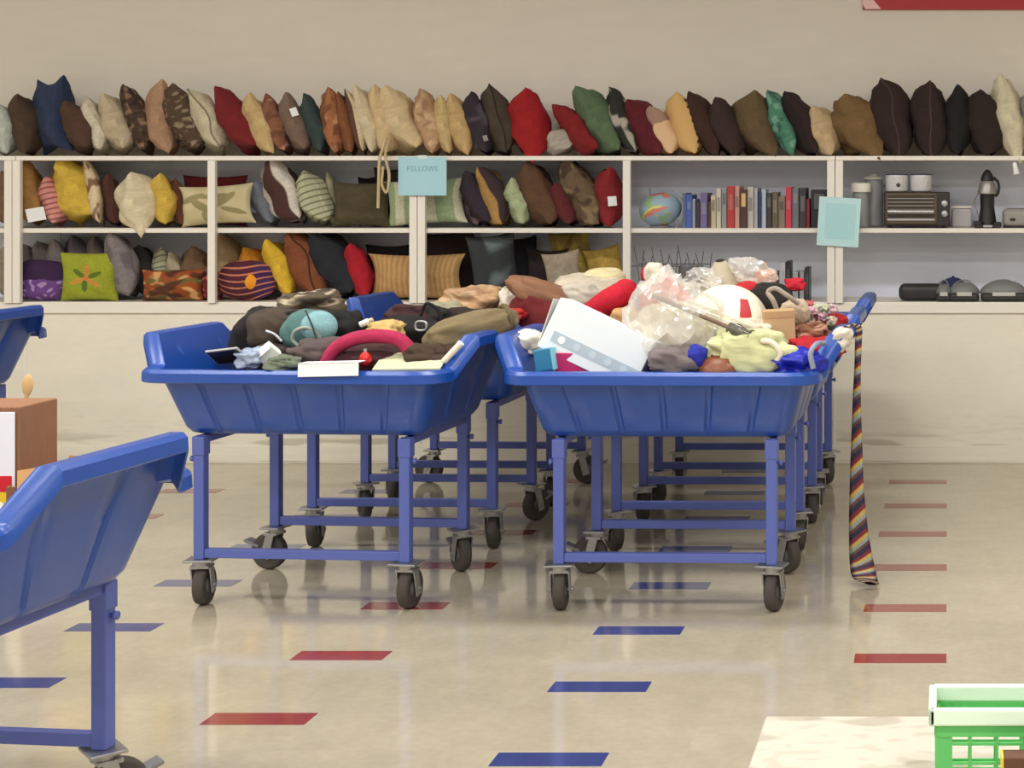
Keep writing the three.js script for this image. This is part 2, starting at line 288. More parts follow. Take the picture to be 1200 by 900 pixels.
top(1158, 1151, 106, 42, f(44, 32, 28), 'very dark brown pillow next to the cream fur one');
const furP = top(1191, 1172, 88, 32, f(224, 214, 184), 'tall cream fur pillow with a hanging white tag', { droop: .05 });
top(1222, 1206, 108, 34, f(150, 148, 150), 'light grey pillow at the picture end of the top shelf');
{ // ties of the cream cushion, tag of the fur pillow (world positions turned into the pillow's frame)
  const local = (m, v) => { m.updateMatrixWorld(); return m.worldToLocal(v.clone()); };
  const tie = (pts, r) => { const geo = tube(pts.map(([px, py, Z]) => local(tied, at(px, py, Z))), r, 40, 6); put(tied, 'tie_strap', geo, f(222, 200, 158)); };
  tie([[452, 160, 8.72], [448, 176, 8.65], [445, 186, 8.6], [444, 210, 8.61], [443, 244, 8.615]], .009);
  tie([[455, 165, 8.72], [452, 178, 8.65], [452, 186, 8.6], [456, 205, 8.61], [453, 226, 8.615], [448, 218, 8.61], [449, 195, 8.6]], .008);
  put(furP, 'hang_tag', new THREE.LatheGeometry([[.001, .035], [.012, .03], [.014, 0], [.02, -.035], [.001, -.037]].map(p => new THREE.Vector2(...p)), 10), M.paper).position.copy(local(furP, at(1190, 197, 8.62)));
}
// --- middle shelf
const mid = (...a) => pillow(MID, ...a);
mid(12, 2, 205, 26, f(120, 96, 72), 'brown pillow behind the double post at the shelf end');
mid(44, 26, 192, 28, f(184, 138, 76), 'mustard tan pillow with a white price card, middle shelf', { tag: [.95, .18, .3, .2] });
mid(69, 57, 212, 26, P.ribPink, 'pink gathered pillow with horizontal ruffles');
mid(101, 73, 195, 40, f(222, 188, 72), 'large bright yellow pillow between pink ruffled and white ones', { yaw: 12 });
mid(120, 102, 190, 16, P.brownCream, 'thin white pillow with brown print on the middle shelf');
mid(136, 126, 208, 24, f(84, 48, 38), 'dark brown pillow tucked behind the cream oval one', { dz: .04 });
mid(165, 160, 203, 44, f(232, 218, 184), 'cream oval pillow with its tip hanging below the shelf', { droop: .07, d: .26, dz: -.05, puff: .52, wr: .5 });
mid(198, 188, 207, 26, f(222, 186, 80), 'narrow yellow pillow beside the cream oval one');
mid(214, 204, 213, 22, f(112, 66, 50), 'reddish brown pillow behind the botanical print one', { dz: .06, d: .24 });
mid(252, 252, 205, 0, f(112, 26, 34), 'dark red pillow lying behind the botanical print one', { face: 76, t: .08, dz: .24 });
mid(256, 256, 219, 0, P.botanical, 'cream pillow printed with olive leaves behind the shelf post', { face: 88, tiltBack: -.06, dz: .07 });
mid(324, 306, 218, 26, f(116, 122, 134), 'blue grey knitted pillow under the brown striped one', { dz: .06, d: .26 });
mid(352, 314, 194, 36, P.whiteBrown, 'white and brown striped pillow leaning steeply on the middle shelf');
mid(380, 357, 207, 32, P.plaid, 'pale green checked pillow beside the brown striped one');
mid(395, 384, 204, 15, f(182, 178, 146), 'slim pale sage pillow behind the checked one', { dz: .08, d: .22 });
mid(432, 430, 207, 0, f(28, 26, 26), 'black pillow peeking out behind the olive one', { face: 22, t: .06, dz: .3 });
mid(424, 424, 213, 0, f(84, 74, 50), 'olive brown ruffled pillow facing the room, middle shelf', { face: 68, t: .14, dz: .05 });
mid(458, 458, 196, 0, f(70, 58, 54), 'dark umber pillow behind the blue pillow sign', { face: 40, t: .08, dz: .27 });
mid(501, 501, 213, 0, P.greenStripe, 'pale green and cream striped pillow under the blue sign', { face: 96, tiltBack: -.06, dz: .07 });
mid(560, 546, 222, 20, f(136, 116, 122), 'mauve grey pillow behind the dark purple one', { dz: .1, d: .22 });
mid(574, 547, 207, 28, f(54, 44, 54), 'blackish purple pillow right of the striped green one');
mid(590, 565, 198, 32, P.mustard, 'mustard pillow with a dark edge band on the middle shelf');
mid(618, 598, 215, 24, f(182, 194, 150), 'pale green crinkled pillow on the middle shelf', { wr: 1.8 });
mid(649, 615, 195, 38, f(104, 72, 50), 'large brown pillow leaning above the heaped bins');
mid(672, 651, 220, 24, f(104, 38, 40), 'maroon pillow below the tapestry one');
mid(702, 664, 188, 34, P.tapestry, 'brown tapestry pillow leaning beside the red one', { wr: 1.6 });
mid(717, 711, 197, 32, f(142, 34, 38), 'red pillow with a round white sticker, middle shelf', { tag: [.92, .45, .16, .16] });
// --- bottom shelf
const low = (...a) => pillow(LOW, ...a);
low(14, 6, 292, 24, f(150, 138, 122), 'grey beige pillow behind the double post, bottom shelf');
low(36, 28, 287, 24, f(164, 156, 152), 'grey pillow behind the purple cushion', { dz: .12, d: .2 });
low(58, 46, 284, 24, f(156, 146, 142), 'warm grey pillow behind the purple cushion', { dz: .13, d: .2 });
low(76, 62, 283, 22, f(184, 174, 174), 'light grey pillow between the purple and green cushions', { dz: .13, d: .2 });
low(98, 86, 276, 22, f(136, 124, 136), 'purple grey pillow behind the green flower cushion', { dz: .15, d: .2 });
low(120, 110, 277, 20, f(148, 134, 132), 'brown grey pillow behind the green flower cushion', { dz: .15, d: .2 });
low(49, 52, 303, 0, P.purpleLilac, 'shiny purple cushion with a lilac front on the bottom shelf', { face: 58, t: .16, dz: -.01, round: .6, pinch: .04 });
low(105, 105, 296, 0, P.greenFlower, 'lime green cushion embroidered with a flower', { face: 66, t: .11, dz: -.01, pinch: .07 });
low(153, 133, 275, 30, P.grayPat, 'tall grey pillow leaning beside the lime green cushion', { dz: -.02 });
low(176, 164, 289, 24, f(62, 56, 56), 'charcoal pillow behind the orange floral cushion', { dz: .12, d: .2 });
low(196, 186, 292, 20, P.plaid, 'small checked cream pillow behind the orange floral cushion', { dz: .12, d: .2 });
low(214, 202, 297, 18, f(206, 188, 158), 'small cream pillow behind the orange floral cushion', { dz: .12, d: .2 });
low(238, 224, 291, 30, f(136, 106, 80), 'tan pillow behind the orange floral cushion', { dz: .12, d: .2 });
low(203, 203, 316, 0, P.orangeFloral, 'orange floral cushion with olive leaves on the bottom shelf', { face: 72, t: .15, dz: -.01, pinch: .05 });
low(248, 248, 318, 0, P.redFloral, 'dark red floral cushion behind the single shelf post', { face: 24, t: .14, dz: .05, pinch: .05 });
low(276, 262, 274, 28, f(176, 150, 112), 'khaki pillow at the back above the purple striped cushion', { dz: .14, d: .2 });
low(308, 292, 291, 30, f(232, 150, 44), 'orange pillow behind the purple striped cushion', { dz: .1, d: .22 });
low(290, 290, 305, 0, P.purpleStripe, 'dark purple cushion with orange stripes and a flame patch', { face: 68, t: .16, dz: -.01, pinch: .0, puff: .5, round: .85 });
low(342, 316, 286, 26, f(232, 188, 54), 'yellow pillow leaning beside the purple striped cushion');
low(376, 345, 276, 42, f(136, 76, 44), 'rust brown pillow leaning on the bottom shelf', { piping: f(70, 40, 26) });
low(411, 374, 278, 46, f(36, 38, 46), 'large black pillow leaning on the bottom shelf');
low(432, 412, 290, 26, f(180, 22, 40), 'red pillow leaning between black and woven ones');
low(456, 456, 286, 0, f(42, 36, 44), 'black pillow at the back above the woven tan one', { face: 56, t: .1, dz: .27 });
low(489, 489, 297, 0, P.woven, 'tan woven pillow standing behind the double post', { face: 114, t: .15, dz: .06, pinch: .13 });
low(532, 524, 274, 0, f(52, 38, 36), 'dark brown pillow behind the woven one', { face: 64, t: .12, dz: .26 });
low(584, 574, 277, 0, P.slateSheen, 'black pillow with a slate satin sheen', { face: 56, t: .14, dz: .02, yaw: 22 });
low(612, 606, 279, 0, f(34, 34, 42), 'navy black pillow behind the slate satin one', { face: 46, t: .1, dz: .26 });
low(640, 642, 288, 0, f(40, 26, 26), 'very dark brown pillow with upturned corners, bottom shelf', { face: 60, t: .12, dz: .18, pinch: .3 });
low(664, 656, 298, 0, f(170, 156, 136), 'greyish beige cushion in front of the olive pillow', { face: 44, t: .08, dz: .02 });
low(680, 664, 274, 0, P.oliveYellow, 'olive yellow patterned pillow at the back of the bottom shelf', { face: 48, t: .12, dz: .22 });
low(716, 704, 294, 0, f(196, 162, 76), 'golden yellow pillow next to the single post, bottom shelf', { face: 44, t: .12, dz: .16 });

// ---------------------------------------------------------------- middle shelf: globe, books, kitchen things
{
  const Z = 8.84, p = at(774, 266, Z);
  const land = dataTex(256, 128, (u, v) => { const n = N(u * 7 + 2, v * 4, 3.3) + .4 * N(u * 18, v * 10, 2); if (v > .84) return [200, 96, 92]; if (n > .13) { const k = N(u * 5 + 9, v * 5, 7); return k > .15 ? [206, 128, 112] : k > -.1 ? [210, 206, 104] : [142, 178, 132]; } return [150, 174, 190]; });
  const g = thing('globe', 'pale blue desk globe with coloured countries beside the books', 'globe', [p.x, MID, p.z]);
  const ball = put(g, 'sphere', new THREE.SphereGeometry(.122, 40, 28), new THREE.MeshStandardMaterial({ map: land, roughness: .45 }), [0, .105, 0]); ball.scale.y = .78; ball.rotation.z = .2;
  put(g, 'base', lathe([[.001, .0], [.06, 0], [.062, .008], [.03, .02], [.001, .02]]), M.gray);
  put(g, 'axis_pin', rod(.004, .05), M.gray, [-.06, .205, 0], [0, 0, .1]);
  put(g, 'meridian_arm', new THREE.TorusGeometry(.13, .004, 6, 24, Math.PI * .7), M.silver, [.01, .105, 0], [0, 0, -1.2]);
}
{
  const books = [[800, 804, 226, 92, 108, 138, 'slate blue'], [804, 811, 228, 66, 92, 168, 'bright blue'], [811, 814.5, 233, 176, 184, 196, 'thin pale grey'], [815, 820, 236, 54, 50, 54, 'short charcoal'], [820.5, 829, 226, 110, 96, 142, 'violet white-topped'], [829.5, 832.5, 236, 70, 56, 46, 'slim dark brown'], [833, 839, 229, 206, 194, 158, 'cream'], [839.5, 845, 221, 196, 190, 176, 'tall stone grey'], [845.5, 851.5, 221, 142, 142, 142, 'tall mid grey'], [852, 860.5, 218, 178, 50, 54, 'thick red'], [861, 866.5, 218, 196, 146, 132, 'salmon pink'], [867, 875.5, 222, 74, 44, 40, 'dark brown with gold title'], [876, 883, 219, 186, 180, 170, 'tall light grey'], [883.5, 888, 220, 168, 168, 172, 'slim silver grey'], [888.5, 892, 225, 44, 54, 88, 'slim navy'], [892.5, 897.5, 222, 176, 190, 206, 'pale blue'], [898, 904.5, 226, 64, 56, 54, 'dark taupe'], [905, 911.5, 225, 96, 84, 66, 'olive brown'], [912, 920, 230, 146, 136, 120, 'greyish tan'], [920.5, 927.5, 219, 196, 50, 76, 'raspberry topped'], [928, 936, 220, 118, 118, 126, 'steel grey'], [936.5, 944.5, 220, 52, 46, 50, 'off-black'], [945, 948.5, 233, 158, 40, 62, 'slim crimson'], [950, 969.5, 222, 36, 35, 40, 'wide black']];
  const r = rng(5);
  for (const [a, b, y, cr, cg, cb, word] of books) {
    const Z = FRONT + .05 + r() * .04, w = (b - a) * Z / F * .97, h = Y(y, Z) - MID, d = .14 + r() * .07;
    const g = thing('book', `${word} book upright in the row beside the globe`, 'book', [X((a + b) / 2, Z), MID, -Z], 'books on the middle shelf');
    const m = std(cr, cg, cb, .55);
    put(g, 'cover', merge(mv(rb(w, h, .006, .002), 0, h / 2, -.003), mv(box(.0025, h, d), -w / 2 + .00125, h / 2, -d / 2), mv(box(.0025, h, d), w / 2 - .00125, h / 2, -d / 2)), m);
    put(g, 'pages', box(w - .006, h - .012, d - .01), M.paper, [0, h / 2, -d / 2 - .002]);
    if (w > .024) { put(g, 'title_band', box(w * .6, h * (.2 + r() * .2), .001), std(...(word.includes('gold') ? [214, 178, 110] : cr + cg + cb > 380 ? [cr * .75, cg * .75, cb * .75] : [cr * .6 + 70, cg * .6 + 68, cb * .6 + 66]), .6), [0, h * (.55 + r() * .2), .0004]); }
  }
}
{
  let Z = 8.84, p = at(1009, 266, Z);
  const glassy = new THREE.MeshPhysicalMaterial({ color: C(205, 205, 206), roughness: .18, transmission: .55, thickness: 0 });
  let g = thing('storage_jar', 'short clear plastic jar with a white lid behind the cyan sign', 'jar', [p.x, MID, p.z]);
  put(g, 'body', lathe([[.001, 0], [.044, 0], [.046, .01], [.046, .2], [.05, .21]]), glassy); put(g, 'lid', lathe([[.056, .205], [.058, .21], [.058, .25], [.052, .258], [.001, .258]]), M.white);
  p = at(1024, 266, 8.95); g = thing('blender_jug', 'tall grey see-through canister with a white knob', 'canister', [p.x, MID, p.z]);
  put(g, 'body', lathe([[.001, 0], [.06, 0], [.055, .02], [.052, .26], [.056, .28]]), glassy); put(g, 'lid', lathe([[.058, .28], [.056, .292], [.02, .296], [.02, .308], [.001, .31]]), M.white); put(g, 'handle', tube([[.055, .24, 0], [.095, .22, 0], [.095, .1, 0], [.058, .07, 0]], .008), M.gray);
  // toaster oven
  Z = 8.73; const x0 = X(1036, Z), x1 = X(1113, Z), w = x1 - x0, h = Y(225, Z) - MID;
  g = thing('toaster_oven', 'black toaster oven with a chrome handle and two dials', 'oven', [(x0 + x1) / 2, MID, -Z]);
  put(g, 'body', mv(rb(w, h - .012, .27, .008), 0, (h - .012) / 2 + .012, -.15), std(36, 30, 27, .4));
  put(g, 'door', merge(mv(box(w * .76, .012, .012), -w * .09, h * .94, 0), mv(box(w * .76, .014, .012), -w * .09, h * .16, 0), mv(box(.012, h * .76, .012), -w * .46, h * .55, 0), mv(box(.012, h * .76, .012), w * .285, h * .55, 0)), std(92, 78, 62, .4, { metalness: .4 }), [0, 0, -.01]);
  const door = put(g, 'window_pane', box(w * .74, h * .76, .004), std(58, 48, 36, .12), [-w * .09, h * .55, -.013]);
  put(g, 'rack', merge(...[0, 1, 2, 3, 4].map(k => mv(box(w * .7, .003, .003), -w * .09, h * (.42 + k * .1), -.008))), M.silver);
  put(g, 'handle', merge(mv(rod(.013, w * .7), -w * .09, h * .46, .03, 0, 0, Math.PI / 2), mv(rod(.006, .04), -w * .4, h * .46, .01, Math.PI / 2, 0, 0), mv(rod(.006, .04), w * .22, h * .46, .01, Math.PI / 2, 0, 0)), M.steel);
  put(g, 'crumb_tray', box(w * .72, .012, .008), M.silver, [-w * .09, h * .24, -.004]);
  for (const yy of [.68, .4]) put(g, 'dial', lathe([[.02, 0], [.02, .012], [.014, .018], [.001, .018]], 20), M.silver, [w * .42, h * yy, -.016], [Math.PI / 2, 0, 0]);
  for (const sx of [-.42, .42]) put(g, 'foot', rod(.012, .014), M.black, [w * sx, .007, -.05]);
  for (const [pa, pb, lab, spot] of [[1037, 1065, 'white crock with a dark spot standing on the toaster oven', 1], [1066, 1093, 'white crock with a pale lip standing on the toaster oven', 0]]) {
    const r = (pb - pa) / 2 * 8.85 / F * .96, q = at((pa + pb) / 2, 225, 8.85), hh = .1;
    const c = thing('crock', lab, 'crock', [q.x, MID + h, q.z], 'crocks on the toaster oven');
    put(c, 'body', lathe([[.001, 0], [r * .86, 0], [r * .96, .01], [r, hh * .8], [r * .97, hh], [r * .9, hh], [r * .9, hh * .9], [r * .84, .02], [.001, .02]]), std(206, 204, 206, .3));
    put(c, 'rim_band', new THREE.TorusGeometry(r * .95, .004, 6, 28), std(64, 70, 98, .4), [0, hh, 0], [Math.PI / 2, 0, 0]);
    if (spot) put(c, 'emblem', new THREE.SphereGeometry(.012, 12, 8), std(58, 56, 58, .5), [.01, hh * .4, r * .985]).scale.z = .3;
    else put(c, 'spout', mv(new THREE.ConeGeometry(.01, .03, 10), 0, 0, 0, Math.PI, 0, 0), std(236, 234, 232, .3), [.03, hh * .5, r * .9]);
  }
  // upright mixer
  p = at(1157, 266, 8.82); g = thing('stand_mixer', 'black upright mixer with a silver head on the middle shelf', 'mixer', [p.x, MID, p.z]);
  put(g, 'base', merge(mv(rb(.15, .02, .2, .008), 0, .01, 0), mv(rb(.05, .03, .05, .01), .055, .02, .06), mv(rb(.05, .035, .05, .01), -.055, .022, .06)), M.black);
  put(g, 'column', lathe([[.055, .015], [.05, .05], [.04, .12], [.042, .19], [.05, .2]], 20), M.black);
  put(g, 'silver_head', lathe([[.056, .195], [.056, .21], [.046, .25], [.036, .27], [.03, .275]], 24), std(150, 146, 142, .35, { metalness: .5 }));
  put(g, 'cap', lathe([[.037, .268], [.038, .285], [.028, .31], [.012, .332], [.001, .335]], 20), M.black);
  put(g, 'side_handle', tube([[.035, .29, 0], [.062, .26, 0], [.062, .2, 0], [.045, .18, 0]], .008), M.black);
  put(g, 'badge', box(.05, .012, .004), M.silver, [0, .012, .1]);
  put(g, 'cord', tube([[-.05, .2, 0], [-.075, .15, .01], [-.06, .1, .02], [-.05, .06, .05]], .003), M.gray);
  p = at(1127, 266, 8.95); g = thing('canister_set', 'low off-white box beside the black mixer', 'box', [p.x, MID, p.z]); put(g, 'body', mv(rb(.12, .11, .1, .015), 0, .055, 0), std(192, 190, 192, .5)); put(g, 'lid', mv(rb(.124, .015, .104, .005), 0, .117, 0), M.white);
  p = at(1192, 266, 8.85); g = thing('toaster', 'grey rounded toaster at the picture end of the middle shelf', 'toaster', [p.x, MID, p.z]); put(g, 'body', mv(rb(.17, .105, .16, .03, 4), .0, .058, 0), std(150, 146, 142, .4)); put(g, 'base', rb(.16, .014, .15, .004), M.black, [0, .007, 0]); put(g, 'lever', rb(.03, .012, .02, .004), M.black, [-.03, .05, .085]); put(g, 'slot', box(.12, .003, .03), M.black, [0, .111, 0]);
}
// bottom shelf: electronics, rack, discs
{
  let p = at(1079, 353, 8.82), g = thing('clock_radio', 'black rounded radio on the bottom shelf', 'radio', [p.x, LOW, p.z]);
  put(g, 'body', mv(rb(.25, .095, .14, .035, 4), 0, .05, 0), std(40, 40, 42, .5)); put(g, 'front_grille', rb(.18, .03, .006, .003), M.black, [0, .035, .07]); put(g, 'foot', rb(.16, .01, .1, .003), M.black, [0, .005, 0]);
  p = at(1117, 353, 8.95); g = thing('cap', 'navy blue cap lying behind the silver phones', 'cap', [p.x, LOW, p.z]);
  const dome = new THREE.SphereGeometry(.1, 28, 14, 0, Math.PI * 2, 0, Math.PI / 2); dome.scale(1, 1.15, 1); put(g, 'crown', dome, f(44, 52, 100), [0, .012, 0]); put(g, 'brim', mv(rb(.14, .008, .1, .003), .03, .01, .1), f(36, 44, 88)); put(g, 'button', new THREE.SphereGeometry(.008, 10, 8), f(36, 44, 88), [0, .128, 0]);
  [[1106, .09, 'small silver phone handset beside the black radio'], [1130, .17, 'rounded grey desk phone with a silver panel'], [1176, .26, 'wide grey desk phone at the end of the bottom shelf']].forEach(([px, w, lab], i) => {
    const q = at(px, 353, 8.76), t = thing('desk_phone', lab, 'phone', [q.x, LOW, q.z], 'phones on the bottom shelf');
    put(t, 'body', mv(rb(w, .05, .12, .02, 3), 0, .026, 0), std(44, 44, 44, .5));
    put(t, 'shell', mv(new THREE.SphereGeometry(.5, 24, 12, 0, Math.PI * 2, 0, Math.PI / 2), 0, 0, 0).scale(w * 1.05, .11 + i * .02, .13), std(116, 118, 118, .45), [0, .045, -.01]);
    put(t, 'panel', rb(w * .5, .022, .008, .003), std(190, 190, 188, .4), [0, .045, .062]);
    put(t, 'cord', tube([[w * .3, .09, -.03], [w * .1, .118, -.04], [-w * .3, .1, -.05], [-w * .5, .03, -.04]], .004), M.gray);
  });
  // wire dish rack
  p = at(786, 352, 8.9); g = thing('dish_rack', 'grey wire dish rack on the bottom shelf behind the bins', 'rack', [p.x, LOW, p.z]);
  const wm = std(120, 118, 118, .45, { metalness: .4 });
  for (const zz of [-.12, .12]) for (const yy of [.03, .2]) put(g, 'rail', mv(rod(.004, .42, 8), 0, yy, zz, 0, 0, Math.PI / 2), wm);
  for (let k = 0; k < 9; k++) put(g, 'wire', tube([[-.2 + k * .05, .03, .12], [-.2 + k * .05 - .015, .2, .13], [-.2 + k * .05 - .035, .29 + .03 * Math.sin(k * 2.3), .135]], .003, 10, 5), wm);
  for (let k = 0; k < 9; k++) put(g, 'wire', tube([[-.2 + k * .05, .03, -.12], [-.2 + k * .05 + .01, .2, -.13], [-.2 + k * .05 + .018, .25 + .03 * Math.cos(k * 1.7), -.135]], .003, 10, 5), wm);
  p = at(808, 352, 8.76); g = thing('steel_pot', 'dull steel pot in front of the dish rack', 'pot', [p.x, LOW, -8.74]); put(g, 'body', lathe([[.001, 0], [.055, 0], [.06, .008], [.06, .2], [.064, .203], [.056, .203], [.055, .012], [.001, .01]]), std(120, 120, 124, .35, { metalness: .5 })); put(g, 'handle', tube([[.06, .17, 0], [.09, .16, 0], [.09, .09, 0], [.06, .08, 0]], .006), M.black);
  [[908, 318, 'dark violet case', 70, 52, 70], [918, 308, 'silver white case', 186, 184, 190], [924, 306, 'tall black case', 40, 40, 42], [933, 318, 'pale grey case', 158, 160, 164], [940, 318, 'second pale grey slim case', 146, 148, 152], [946, 313, 'black case at the row end', 44, 44, 46]].forEach(([px, py, w, r, gg, b]) => {
    const h = Y(py, 8.78) - LOW; const t = thing('media_case', `${w} upright on the bottom shelf under the cyan sign`, 'case', [X(px, 8.78), LOW, -8.78], 'media cases on the bottom shelf'); put(t, 'shell', mv(rb(.026, h, .14, .003), 0, h / 2, -.05), std(r, gg, b, .4)); put(t, 'spine_label', box(.018, h * .6, .001), std(r * .7 + 40, gg * .7 + 40, b * .7 + 40, .5), [0, h * .5, .0206]);
  });
}
// ---------------------------------------------------------------- signs
{
  const cv = document.createElement('canvas'); cv.width = 256; cv.height = 206; const c = cv.getContext('2d');
  c.fillStyle = '#a9d3df'; c.fillRect(0, 0, 256, 206); c.fillStyle = '#82aebf'; c.font = 'bold 40px sans-serif'; c.textAlign = 'center'; c.fillText('PILLOWS', 128, 76);
  const tx = new THREE.CanvasTexture(cv); tx.colorSpace = THREE.SRGBColorSpace;
  let p = at(495, 206.5, 8.655), g = thing('paper_sign', 'light blue paper sign reading PILLOWS on the shelf edge', 'sign', [p.x, p.y, p.z]);
  put(g, 'sheet', box(.272, .218, .002), std(170, 212, 224, .7)); put(g, 'lettering', new THREE.PlaneGeometry(.27, .216), new THREE.MeshStandardMaterial({ map: tx, roughness: .7 }), [0, 0, .0014]);
  put(g, 'tape', box(.05, .02, .001), std(214, 224, 224, .4), [0, .108, .0018]);
  p = at(983, 260, 8.655); g = thing('paper_sign', 'pale cyan blank paper card taped to the double post', 'sign', [p.x, p.y, p.z]); g.rotation.z = -.06;
  put(g, 'sheet', box(.235, .275, .003), std(188, 226, 230, .5)); put(g, 'inner_card', box(.17, .2, .001), std(172, 216, 222, .6), [.008, .004, .0022]);
  // red banner on the wall
  const Z = WALL - .012, x0 = X(1011, Z), y0 = Y(11.5, Z);
  g = thing('wall_banner', 'red banner hung high on the back wall', 'banner', [x0 + .9, y0, -Z]);
  put(g, 'board', box(1.8, .7, .012), std(170, 24, 36, .5), [0, .35, 0]);
  const sh = new THREE.Shape([[-.885, .0], [-.79, .0], [-.9, .13], [-.9, .03]].map(q => new THREE.Vector2(...q)));
  put(g, 'pale_flourish', new THREE.ExtrudeGeometry(sh, { depth: .001, bevelEnabled: false }), std(232, 190, 188, .5), [0, .004, .006]);
}

// ---------------------------------------------------------------- wheeled bin carts
const TUB = { hb: .64, h0: .893, up: .118, a: .455, sa: .28, b: .29, sb: .36, r: .06, fl: .055 };
function tubGeo() {
  const { hb, h0, up, a, sa, b, sb, r, fl } = TUB, pts = [];
  const sides = [[0, 1], [1, 0], [0, -1], [-1, 0]];       // front(+z), right(+x), back, left
  sides.forEach(([nx, nz], k) => {
    const gro = k % 2 ? [-.42, .42] : [-.78, -.39, 0, .39, .78]; let ts = new Set([-1, 1, -.9, .9, -.62, .62, -.2, .2, -.95, .95]);
    for (const q of gro) for (const e of (k % 2 ? [-.05, -.02, .02, .05] : [-.032, -.012, .012, .032])) ts.add(+(q + e).toFixed(4));
    ts = [...ts].sort((p, q) => p - q);
    for (const t of ts) {
      let g = 0; for (const q of gro) if (Math.abs(t - q) < (k % 2 ? .04 : .025)) g = 1;
      const s = k === 0 ? [t, 1] : k === 1 ? [1, -t] : k === 2 ? [-t, -1] : [-1, t];
      const raise = k % 2 ? 1 - step(.62, .95, Math.abs(t)) : 0, lin = k % 2 ? 1 - Math.max(0, Math.min(1, (Math.abs(t) - .62) / .3)) : 0;
      pts.push({ sx: s[0], sz: s[1], nx, nz, g, raise: lin });
    }
    for (const q of [.25, .5, .75]) { const an = q * Math.PI / 2, m = sides[(k + 1) % 4]; pts.push({ sx: nx + m[0], sz: nz + m[1], nx: nx * Math.cos(an) + m[0] * Math.sin(an), nz: nz * Math.cos(an) + m[1] * Math.sin(an), g: 0, raise: 0 }); }
  });
  const n = pts.length;
  const P3 = (p, h, off) => { const ex = Math.max(0, h - h0), A = a + sa * (h - hb) + .3 * ex, B = b + sb * (h - hb), R = r; return [p.sx * (A - R) + (R + off) * p.nx, h, p.sz * (B - R) + (R + off) * p.nz]; };
  const build = (rows, cap) => {
    const pos = [], uv = [], idx = [];
    rows.forEach((row, j) => pts.concat([pts[0]]).forEach((p, i) => { const q = row(p); pos.push(...q); uv.push(i / n * 4, q[1] * 3 + j * .1); }));
    for (let j = 0; j < rows.length - 1; j++) for (let i = 0; i < n; i++) { const A = j * (n + 1) + i, B = A + 1, Cc = A + n + 1, D = Cc + 1; idx.push(A, B, Cc, B, D, Cc); }
    if (cap) for (const [j, h, flip] of cap) { const c = pos.length / 3; pos.push(0, h, 0); uv.push(0, 0); for (let i = 0; i < n; i++) { const A = j * (n + 1) + i; flip ? idx.push(c, A, A + 1) : idx.push(c, A + 1, A); } }
    const g = new THREE.BufferGeometry(); g.setAttribute('position', new THREE.Float32BufferAttribute(pos, 3)); g.setAttribute('uv', new THREE.Float32BufferAttribute(uv, 2)); g.setIndex(idx); g.computeVertexNormals(); return toCreasedNormals(g, .7);
  };
  const ht = p => h0 + up * p.raise, gd = .008;
  const H = (p, k) => hb + k * (ht(p) - hb);
  const body = build([
    p => P3(p, hb, -.04), p => P3(p, hb + .008, -.012 - p.g * gd), p => P3(p, hb + .03, -p.g * gd), p => P3(p, H(p, .5), -p.g * gd), p => P3(p, H(p, .84), -p.g * gd), p => P3(p, H(p, .9), 0), p => P3(p, ht(p), 0),
    p => P3(p, ht(p), -.006), p => P3(p, H(p, .5), -.02), p => P3(p, hb + .03, -.02), p => P3(p, hb + .022, -.05)], [[0, hb, true], [10, hb + .022, false]]);
  const rim = build([p => { const q = P3(p, ht(p), -.008); q[1] -= .02; return q; }, p => { const q = P3(p, ht(p), .03); q[1] -= .014; return q; }, p => { const q = P3(p, ht(p), fl - .006); q[1] -= .044; return q; }, p => { const q = P3(p, ht(p), fl); q[1] -= .04; return q; }, p => { const q = P3(p, ht(p), fl - .002); q[1] -= .008; return q; }, p => { const q = P3(p, ht(p), fl - .014); q[1] += .004; return q; }, p => { const q = P3(p, ht(p), .008); q[1] += .004; return q; }, p => { const q = P3(p, ht(p), -.006); q[1] -= .002; return q; }, p => { const q = P3(p, ht(p), -.008); q[1] -= .02; return q; }]);
  return { body, rim };
}
const tubG = tubGeo();
const WR = .074;
const casterG = merge(mv(rb(.105, .008, .085, .002), 0, .174, 0), mv(rod(.03, .02, 20), 0, .16, 0), mv(rb(.07, .012, .06, .003), 0, .148, -.008),
  mv(rb(.006, .105, .036, .002), -.034, .1, -.018, .25, 0, 0), mv(rb(.006, .105, .036, .002), .034, .1, -.018, .25, 0, 0), mv(rod(.008, .085, 10), 0, WR, -.03, 0, 0, Math.PI / 2));
const wheelG = mv(new THREE.LatheGeometry([[.03, -.018], [.062, -.022], [.071, -.018], [WR, -.006], [WR, .006], [.071, .018], [.062, .022], [.03, .018]].map(p => new THREE.Vector2(...p)), 32), 0, 0, 0, 0, 0, Math.PI / 2);
const hubG = mv(lathe([[.001, -.024], [.02, -.024], [.034, -.017], [.034, .017], [.02, .024], [.001, .024]], 24), 0, 0, 0, 0, 0, Math.PI / 2);
const brakeG = mv(rb(.05, .012, .07, .004), 0, .105, -.1, .35, 0, 0);
const LEGX = .392, LEGZ = .28, POST = .04;
